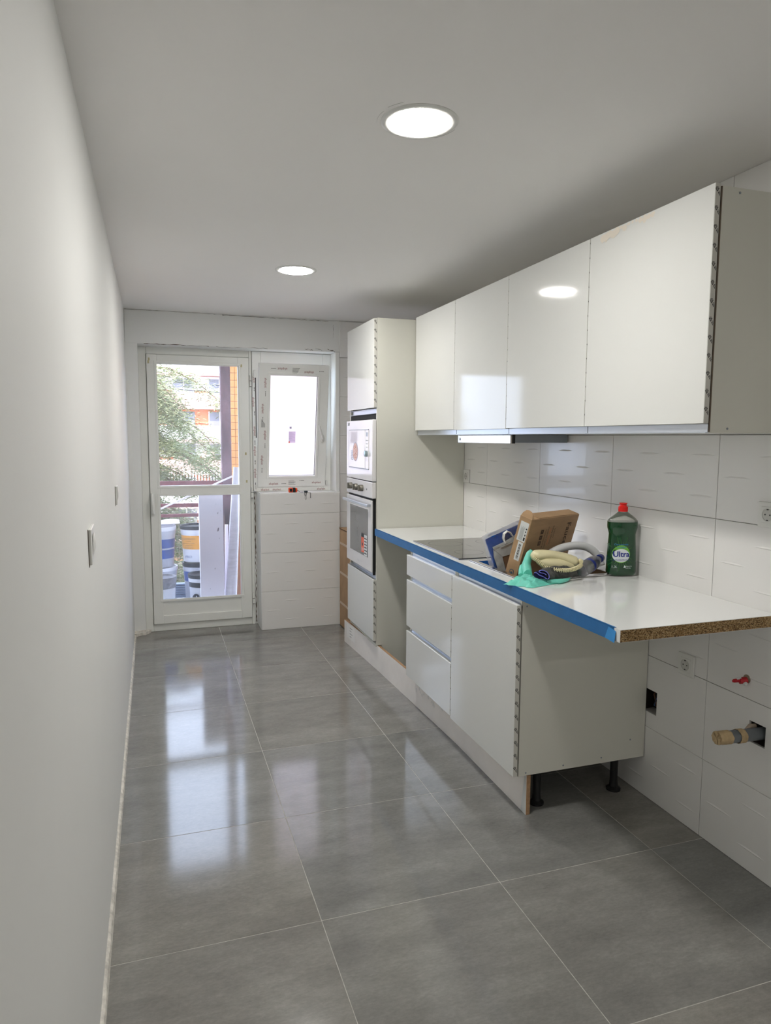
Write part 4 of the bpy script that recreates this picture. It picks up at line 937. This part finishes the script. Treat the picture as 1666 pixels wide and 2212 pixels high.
def tx(s, sz, dx, dz, mi, off=.0015, sx=1): text(g, s, sz, MD, mi, wrap=lambda p: wrapb(off)((p[0]+cx0+dx, p[1]+cz0+dz, 0)), sx=sx)
for o_, p_ in ((-.0008, 0), (0, .0006), (.0008, 0), (0, -.0006), (.0004, 0)): tx('Ultra', .032, o_, -.001+p_, 0, .0016+o_*.1)
tx('CONCENTRADO', .0085, 0, -.024, 0, .0016); tx('Concentrado', .0105, 0, .039, 4, .0012); tx('Lavavajillas', .0090, 0, .0275, 4, .0016)
tx('1,3L', .0130, -.026, -.052, 1, .0012); tx('PRODUCTO', .0055, .030, -.050, 1, .0012); tx('ESPECIAL', .0055, .030, -.057, 1, .0012)
g.add([wrapb(.0012)((cx0+.010+a, cz0-.055+b, 0)) for a, b in ((0, 0), (.010, 0), (.005, .011))], [(0, 1, 2)], 1, MD)
obj('front_label', g, [mat('label_navy', (.01, .025, .25), .4), mat('label_white', (.72, .76, .80), .4), mat('label_lime', (.16, .45, .05), .4), mat('label_ray', (.05, .17, .03), .4), mat('label_sky', (.05, .25, .55), .4)], t, label='printed label reading Ultra')

# tape measure and keys on the window sill
t = thing('tape_measure', (1.0, 5.238, 1.0402), 'orange and black tape measure on the window sill', 'tape measure')
m = MB(); m.box(.964, .996, 5.222, 5.252, 1.0402, 1.0765, bev=.007, seg=3); obj('housing', m, tapeor, t, smooth=50)
m = MB(); m.box(.971, .989, 5.2208, 5.2225, 1.047, 1.069, bev=.0005); m.box(.9955, 1.0165, 5.221, 5.253, 1.0402, 1.0765, bev=.003); obj('rubber_grip', m, black, t)
m = MB(); m.tube([(1.0165, 5.237, 1.0585), (1.024, 5.237, 1.0585), (1.030, 5.237, 1.0585)], [.0180, .0180, .0140], 18); obj('nose', m, tapeor, t, smooth=50)
m = MB(); m.tube([(1.030, 5.235, 1.056), (1.038, 5.225, 1.051), (1.048, 5.218, 1.044), (1.060, 5.214, 1.043), (1.072, 5.208, 1.0445)], .0019, 7); obj('wrist_cord', m, black, t, smooth=60)
t = thing('key_bunch', (1.09, 5.20, 1.0402), 'small bunch of keys hanging over the window sill edge', 'keys')
m = MB(); m.box(1.076, 1.104, 5.196, 5.214, 1.0402, 1.0535, bev=.004, seg=2); obj('key_fob', m, mat('fob', (.04, .06, .07), .35), t, smooth=50)
m = MB(); m.tube([(1.086+.007*math.cos(a), 5.1935+.001*math.cos(a), 1.030+.016*math.sin(a)) for a in [2*PI*i/18 for i in range(19)]], .0017, 6); obj('carabiner', m, black, t, smooth=60)
m = MB(); m.tube([(1.087+.006*math.cos(a), 5.1935, 1.006+.020*math.sin(a)) for a in [2*PI*i/18 for i in range(19)]], .0009, 6); obj('key_ring', m, steel, t, smooth=60)
m = MB(); m.tube([(1.104, 5.200, 1.0445), (1.116, 5.198, 1.043), (1.124, 5.1945, 1.040)], .0018, 6); m.box(1.120, 1.1265, 5.193, 5.1955, .998, 1.040, bev=.0006, M=None); obj('key', m, steel, t)

# tall strapped carton beside the oven cabinet
t = thing('tall_carton', (1.45, 4.88, 0), 'tall strapped cardboard carton standing behind the oven cabinet', 'box')
m = MB(); m.box(1.345, 1.60, 4.70, 5.17, .006, .765, bev=.004); obj('carton_body', m, cardb2, t)
m = MB(); m.box(1.343, 1.602, 4.698, 5.172, .757, .768, bev=.002); obj('lid_edge', m, carddk, t)
m = MB(); m.box(1.342, 1.603, 4.697, 5.173, .7665, .7685); m.box(1.3435, 1.347, 4.85, 4.93, .62, .76) ; obj('lid', m, cardb2, t)
for z in (.652, .425, .190):
    m = MB(); m.box(1.3430, 1.602, 4.698, 5.172, z-.009, z+.009, bev=.001); obj('strap', m, mat('strap', (.60, .47, .36), .45), t)

# ------------------------------------------------------------------ balcony
m = MB(); m.box(-1.6, 1.15, 5.62, 6.62, -.12, .05); m.box(-.09, 1.15, 5.47, 5.62, -.12, .045); obj('balcony_floor', m, balf, kind='structure')
m = MB(); m.box(-1.6, 2.6, 5.62, 6.75, 2.75, 2.95); obj('shading_slab', m, extw, kind='structure')  # unseen slab added overhead to keep the balcony in shade
m = MB(); m.box(-6, XL-.15, 5.45, 5.62, -8, 6); m.box(XR+.1, 8, 5.45, 5.62, -8, 6); m.box(-6, 8, 5.45, 5.62, H+.2, 6); m.box(-6, 8, 5.45, 5.62, -8, -.12); obj('wall_facade', m, extw, kind='structure')
t = thing('balcony_railing', (.3, 6.5, .05), 'maroon metal balcony railing with wire mesh, outside the door', 'railing')
for z0, z1 in ((1.024, 1.062), (.826, .860), (.738, .766)):
    m = MB(); m.box(-1.6, .591, 6.50, 6.53, z0, z1, bev=.002); obj('rail', m, rail_m, t)
m = MB(); m.box(-1.55, -1.51, 6.50, 6.54, .05, 1.05); obj('upright', m, rail_m, t)
m = MB()
for i in range(44):
    x = -1.55+i*.05; m.tube([(x, 6.498, .06), (x, 6.498, .74)], .0013, 4, caps=False)
for i in range(14): m.tube([(-1.55, 6.496, .07+i*.05), (.59, 6.496, .07+i*.05)], .0013, 4, caps=False)
obj('wire_mesh', m, wirem, t, kind='stuff')
m = MB(); m.box(.592, .678, 6.50, 6.59, .05, 2.75, bev=.004); obj('balcony_post', m, post_m, None, 'dark weathered balcony post right of the railing', 'post', loc=(.635, 6.54, .05))
m = MB(); m.tube([(.02, 6.4905, .805), (.68, 6.4905, 1.100)], .0085, 10); obj('white_conduit', m, xps, None, 'thin white pipe lying diagonally across the railing', 'pipe', smooth=60, loc=(.35, 6.31, .95))
m = MB(); m.box(.327, .510, 5.600, 5.655, .0505, 1.035, bev=.002); 
fb = obj('foam_board', m, xps, None, 'tall white foam insulation board standing behind the door glass', 'board', loc=(.42, 5.63, .05))
g = MB(); rr = random.Random(2)
for x, z, s in ((.470, .86, .006), (.492, .88, .004), (.470, .73, .012), (.478, .66, .004), (.44, .42, .005), (.40, .26, .004), (.455, .93, .003)):
    g.add([(x+s*.5*math.cos(a)+.3*s*math.sin(a), 5.5993, z+s*math.sin(a)*1.4) for a in [2*PI*i/8 for i in range(8)]], [tuple(range(8))])
obj('dirt_spots', g, mat('dirt', (.2, .17, .2), .9), fb, kind='stuff')
m = MB(); m.tube([(.557, 5.640, .051), (.567, 5.640, .21), (.598, 5.645, .72), (.614, 5.66, .996), (.626, 5.68, 1.216)], [.046, .045, .040, .032, .022], 18, sq=(1, .8)); obj('wrapped_roll', m, wrapm, None, 'tall plastic-wrapped roll leaning beside the foam board', 'roll', smooth=60, loc=(.56, 5.64, .051))
m = MB(); Mx = Matrix.Translation((.612, 5.70, .051)) @ Matrix.Rotation(.055, 4, 'Y'); m.box(-.012, .030, 0, .02, 0, .80, M=Mx); obj('brown_board', m, brownb, None, 'narrow brown board leaning behind the wrapped roll', 'board', loc=(.62, 5.70, .05))
m = MB(); Mx = Matrix.Translation((.533, 5.72, .051)) @ Matrix.Rotation(.02, 4, 'Y'); m.box(-.012, .012, 0, .02, 0, .70, M=Mx); obj('white_batten', m, xps, None, 'short white batten standing between foam board and wrapped roll', 'batten', loc=(.53, 5.73, .05))
def bucket(x, y, z, h, r, mats, label, kind):
    t = thing('bucket', (x, y, z), label, 'bucket', 'plaster buckets on the balcony'); Mx = Matrix.Translation((x, y, z))
    m = MB(); m.lathe([(0, 0), (r*.84, 0), (r*.86, .006), (r*.93, h*.62), (r*.97, h*.80), (r*1.0, h*.80), (r*1.0, h*.90), (r*.98, h*.94), (0, h*.94)], 36, M=Mx); obj('bucket_body', m, mats[0], t, smooth=40)
    m = MB(); m.lathe([(0, h*.955), (r*.9, h*.955), (r*.92, h), (r*1.04, h), (r*1.05, h*.93), (r*1.02, h*.90)], 36, M=Mx); m.f.pop(); m.m.pop(); obj('lid', m, mats[1], t, smooth=40)
    return t, Mx
def band(Mx, r, h, f0, f1, a0, a1, name, mt, par, off=.0012, lines=0):
    m = MB(); rr_ = lambda f: r*(.86+(.93-.86)*min(f, .62)/.62+(max(0, f-.62))*.22)+off
    m.grid(24, 2, lambda u, v: (rr_(f0+(f1-f0)*v)*math.cos(a0+(a1-a0)*u), rr_(f0+(f1-f0)*v)*math.sin(a0+(a1-a0)*u), h*(f0+(f1-f0)*v)), M=Mx); return obj(name, m, mt, par, smooth=60)
FR = (PI*1.0, PI*2.0)
t, Mx = bucket(.020, 6.22, .355, .345, .145, (bucketg, bucketw), 'grey bucket with blue print, upper one of the left stack', 0)
band(Mx, .145, .345, .48, .70, *FR, 'blue_band', bucketb, t); band(Mx, .145, .345, .22, .44, *FR, 'blue_band', bucketb, t)
m = MB(); m.grid(10, 6, lambda u, v: (-.17+.37*u, 6.10+.24*v, .722+.02*math.sin(6*u)*math.sin(4*v)+.008*u)); obj('white_sheet', m, xps, None, 'crumpled white plastic sheet on top of the left bucket stack', 'plastic sheet', smooth=60, loc=(.02, 6.2, .705))
t, Mx = bucket(.030, 6.22, .052, .300, .140, (bucketg, bucketw), 'grey bucket at the bottom of the left stack', 0); band(Mx, .14, .3, .35, .62, *FR, 'blue_band', bucketb, t)
t, Mx = bucket(.340, 6.20, .392, .310, .136, (bucketw, black), 'white bucket with orange label and black lid, on the right stack', 0)
band(Mx, .136, .31, .36, .74, *FR, 'orange_label', labor, t); 
g = MB()
for s, f, sz in (('TERMINADO', .66, .020), ('Masilla', .60, .014), ('interiores, en polvo', .54, .013), ('acabado fino', .48, .013), ('secado rapido', .42, .013)):
    text(g, s, sz, frame((.265, 6.20-.1325, .392+.31*f), (1, -.35, 0), (0, 0, 1)) , 0, align='CENTER')
obj('label_text', g, inkm, t)
g = MB(); text(g, 'PRO', .030, frame((.262, 6.20-.122, .392+.05), (1, -.35, 0), (0, 0, 1)), 0); obj('lettering', g, mat('bucket_blue_ink', (.06, .09, .22), .5), t)
t, Mx = bucket(.348, 6.20, .052, .330, .132, (bucketg, black), 'clear grey bucket with blue band, bottom of the right stack', 0); band(Mx, .132, .33, .52, .78, *FR, 'blue_band', bucketb, t)
t, Mx = bucket(.035, 5.80, .052, .290, .112, (bucketw, lidg), 'small white bucket with dirty grey rim, front left', 0); band(Mx, .112, .29, .70, .92, *FR, 'grey_band', lidg, t, off=.004)
t, Mx = bucket(.355, 5.80, .052, .300, .112, (bucketw, black), 'white bucket with black printing, partly behind the foam board', 0); band(Mx, .112, .30, .66, .80, *FR, 'black_band', black, t)
g = MB(); Md = frame((.295, 5.705, .052+.11), (1, -.5, 0), (0, 0, 1))
g.add([(.032*math.cos(2*PI*i/24), .040*math.sin(2*PI*i/24), 0) for i in range(24)], [tuple(range(24))], 0, Md); text(g, '1', .065, Md @ Matrix.Translation((.004, 0, .0008)), 1); obj('numeral', g, [black, bucketw], t)
t_ = thing('bottle_crate', (.195, 6.32, .052), 'pale slatted plastic crate between the bucket stacks', 'crate')
for k in range(6):
    m = MB(); m.box(.14, .25, 6.30, 6.36, .06+.020*k, .072+.020*k, bev=.002); obj('slat', m, mat('crate', (.40, .48, .60), .5), t_)
m = MB(); m.box(.135, .255, 6.302, 6.358, .052, .064); obj('base', m, mat('crate', (.4, .48, .6), .5), t_)

# orange tiled facade beyond the balcony, with its joints
t = thing('tiled_facade', (1.6, 9.1, -3), 'orange tiled facade seen right of the balcony post', 'building')
m = MB(); m.box(.90, 3.2, 9.02, 9.5, -8, 2.46); obj('wall_body', m, crackm, t)
m = MB(); m.box(.905, .913, 8.995, 9.019, -8, 2.45)
for i in range(5):
    for j in range(26):
        x0 = .905+.086*i; z0 = .15+.0875*j
        mm = MB(); mm.box(x0+.002, x0+.084, 9.0, 9.02, z0+.002, z0+.0855, bev=.002); obj('facade_tile', mm, otile, t)
m = MB(); m.box(1.34, 3.2, 9.0, 9.02, -8, 2.45); m.box(.905, 1.34, 9.0, 9.02, -8, .15); obj('plain_facade', m, otile, t)
m = MB(); m.box(.86, 3.3, 8.98, 9.5, 2.46, 2.56); obj('coping', m, extw, t)

# housing block across the courtyard
t = thing('apartment_block', (4, 60, -9), 'orange and white apartment block far behind the cedar', 'building')
X0, X1 = -14, 16
m = MB(); m.box(X0, X1, 61.2, 70, -12, 7.6); obj('wall', m, exto, t)
for k in range(-3, 3):
    z = 1.35+2.72*k
    m = MB(); m.box(X0, X1, 60.0, 60.15, z-.10+(-.0), z+1.0 if k != 0 else z+1.05); obj('balcony_parapet', m, (extw if k % 2 == 0 else extp), t)
    m = MB(); m.box(X0, X1, 60.0, 61.2, z-.32, z-.10); obj('floor_slab', m, extp, t)
    m = MB(); m.box(X0, X1, 61.05, 61.2, z-1.45 if k != 0 else z-1.55, z-.32); obj('wall_band', m, (extw if k % 2 == 0 else exto), t)
    for i in range(10):
        x = X0+1.2+2.9*i
        f_ = MB(); f_.box(x, x+1.7, 60.98, 61.2, z+.9, z+2.2); wo = obj('window', f_, extwin, t)
        f_ = MB(); f_.box(x+.82, x+.9, 60.95, 60.98, z+.9, z+2.2); f_.box(x-.08, x, 60.95, 61.1, z+.85, z+2.25); obj('window_frame', f_, extw, wo)
for x in (3.9, 4.55, 2.0):
    m = MB(); m.box(x, x+.34, 59.98, 60.0, -.30, .32); obj('vent_window', m, extp, t)
m = MB()
for i in range(130): x = X0+i*.24; m.box(x, x+.10, 59.9, 59.95, -2.3, -1.35)
obj('railing_bars', m, extw, t, kind='stuff')
m = MB(); m.box(X0-.5, X1+.5, 59.6, 70.4, 7.6, 7.95); obj('roof_edge', m, exto, t)
m = MB(); m.box(-60, 60, 5.62, 120, -9.2, -9); obj('ground', m, groundm, kind='structure')

# cedar
t = thing('cedar_tree', (-.55, 11.2, -9), 'big cedar with drooping green boughs beyond the balcony', 'tree')
m = MB(); m.tube([(-.60, 11.4, -9), (-.55, 11.3, -3), (-.50, 11.2, 1), (-.48, 11.2, 2.4), (-.46, 11.1, 3.4)], [.34, .27, .2, .10, .03], 12); obj('trunk', m, barkm, t, smooth=60)
rr = random.Random(21); qv = []; branches = MB()
def clump(c, n, s, droop=.5):
    for _ in range(n):
        p = c+Vector((rr.gauss(0, s), rr.gauss(0, s), rr.gauss(0, s*.45)-abs(rr.gauss(0, s*droop*.5)))); l = rr.uniform(.04, .10); w = rr.uniform(.003, .008)
        a = rr.uniform(0, 2*PI); d_ = Vector((math.cos(a), math.sin(a), rr.uniform(-.7, .3))).normalized(); sdv = d_.cross(Vector((rr.uniform(-1, 1), rr.uniform(-1, 1), rr.uniform(-1, 1)))).normalized()
        qv.extend([p, p+d_*l*.5+sdv*w, p+d_*l, p+d_*l*.5-sdv*w])
for k in range(110):
    z = -3.2+5.7*k/110+rr.uniform(-.05, .05); a = rr.choice([rr.uniform(-2.2, .35), rr.uniform(-2.2, .35), rr.uniform(0, 2*PI)]); L = rr.uniform(.7, 1.85)*(1.0 if z < 2.6 else .8)
    base = Vector((-.5, 11.2, z)); pts = [base+Vector((math.cos(a)*L*s, math.sin(a)*L*s, .12*L*math.sin(PI*s)-.30*L*s*s)) for s in (0, .25, .5, .75, 1)]
    branches.tube(pts, [.03, .022, .016, .010, .004], 5, caps=False)
    for s in range(2, 13):
        c = cr([tuple(p) for p in pts], s/12); clump(c, 95, .05+.08*math.sin(PI*s/13), .8)
        for sg in (-1, 1):
            off = Vector((-math.sin(a), math.cos(a), -.25))*sg*rr.uniform(.1, .32)*(1-.5*s/12); clump(c+off, 72, .085, .8)
            if s % 3 == 0: branches.tube([tuple(c), tuple(c+off)], [.007, .003], 4, caps=False)
obj('branches', branches, barkm, t, kind='stuff')
fol = MB(); fol.v = [tuple(p) for p in qv]; fol.f = [(i, i+1, i+2, i+3) for i in range(0, len(qv), 4)]; fol.m = [0]*len(fol.f)
obj('foliage', fol, leafm, t, kind='stuff')
# hedge of shrubs below the railing line
t = thing('shrub', (.3, 14, -9), 'loose green shrubbery seen between the railing bars', 'shrub')
qv = []
for k in range(420):
    c = Vector((rr.uniform(-1.8, 2.2), rr.uniform(15, 16.6), rr.uniform(-3.6, .05))); clump(c, 30, .16, .3)
fol = MB(); fol.v = [tuple(p) for p in qv]; fol.f = [(i, i+1, i+2, i+3) for i in range(0, len(qv), 4)]; fol.m = [0]*len(fol.f)
obj('foliage', fol, leafm, t, kind='stuff')
m = MB()
for k in range(9): x = -1.6+.4*k; m.tube([(x, 14, -9), (x+.1, 14, -4), (x+.25, 14, -.4)], [.05, .03, .01], 6)
obj('stems', m, barkm, t, kind='stuff')
for k, z in enumerate((3.15, 3.0)):
    m = MB(); m.tube([(-6+12*i/16, 16, z+1.0*(i/16-.5)**2*2-.06*i) for i in range(17)], .008, 5); obj('overhead_cable', m, black, None, ('upper', 'lower')[k]+' of two thin dark overhead cables crossing the top of the door view', 'cable', 'overhead cables', smooth=60, loc=(0, 16, z))
for o in bpy.data.objects:
    if '_o' in o.keys(): del o['_o']
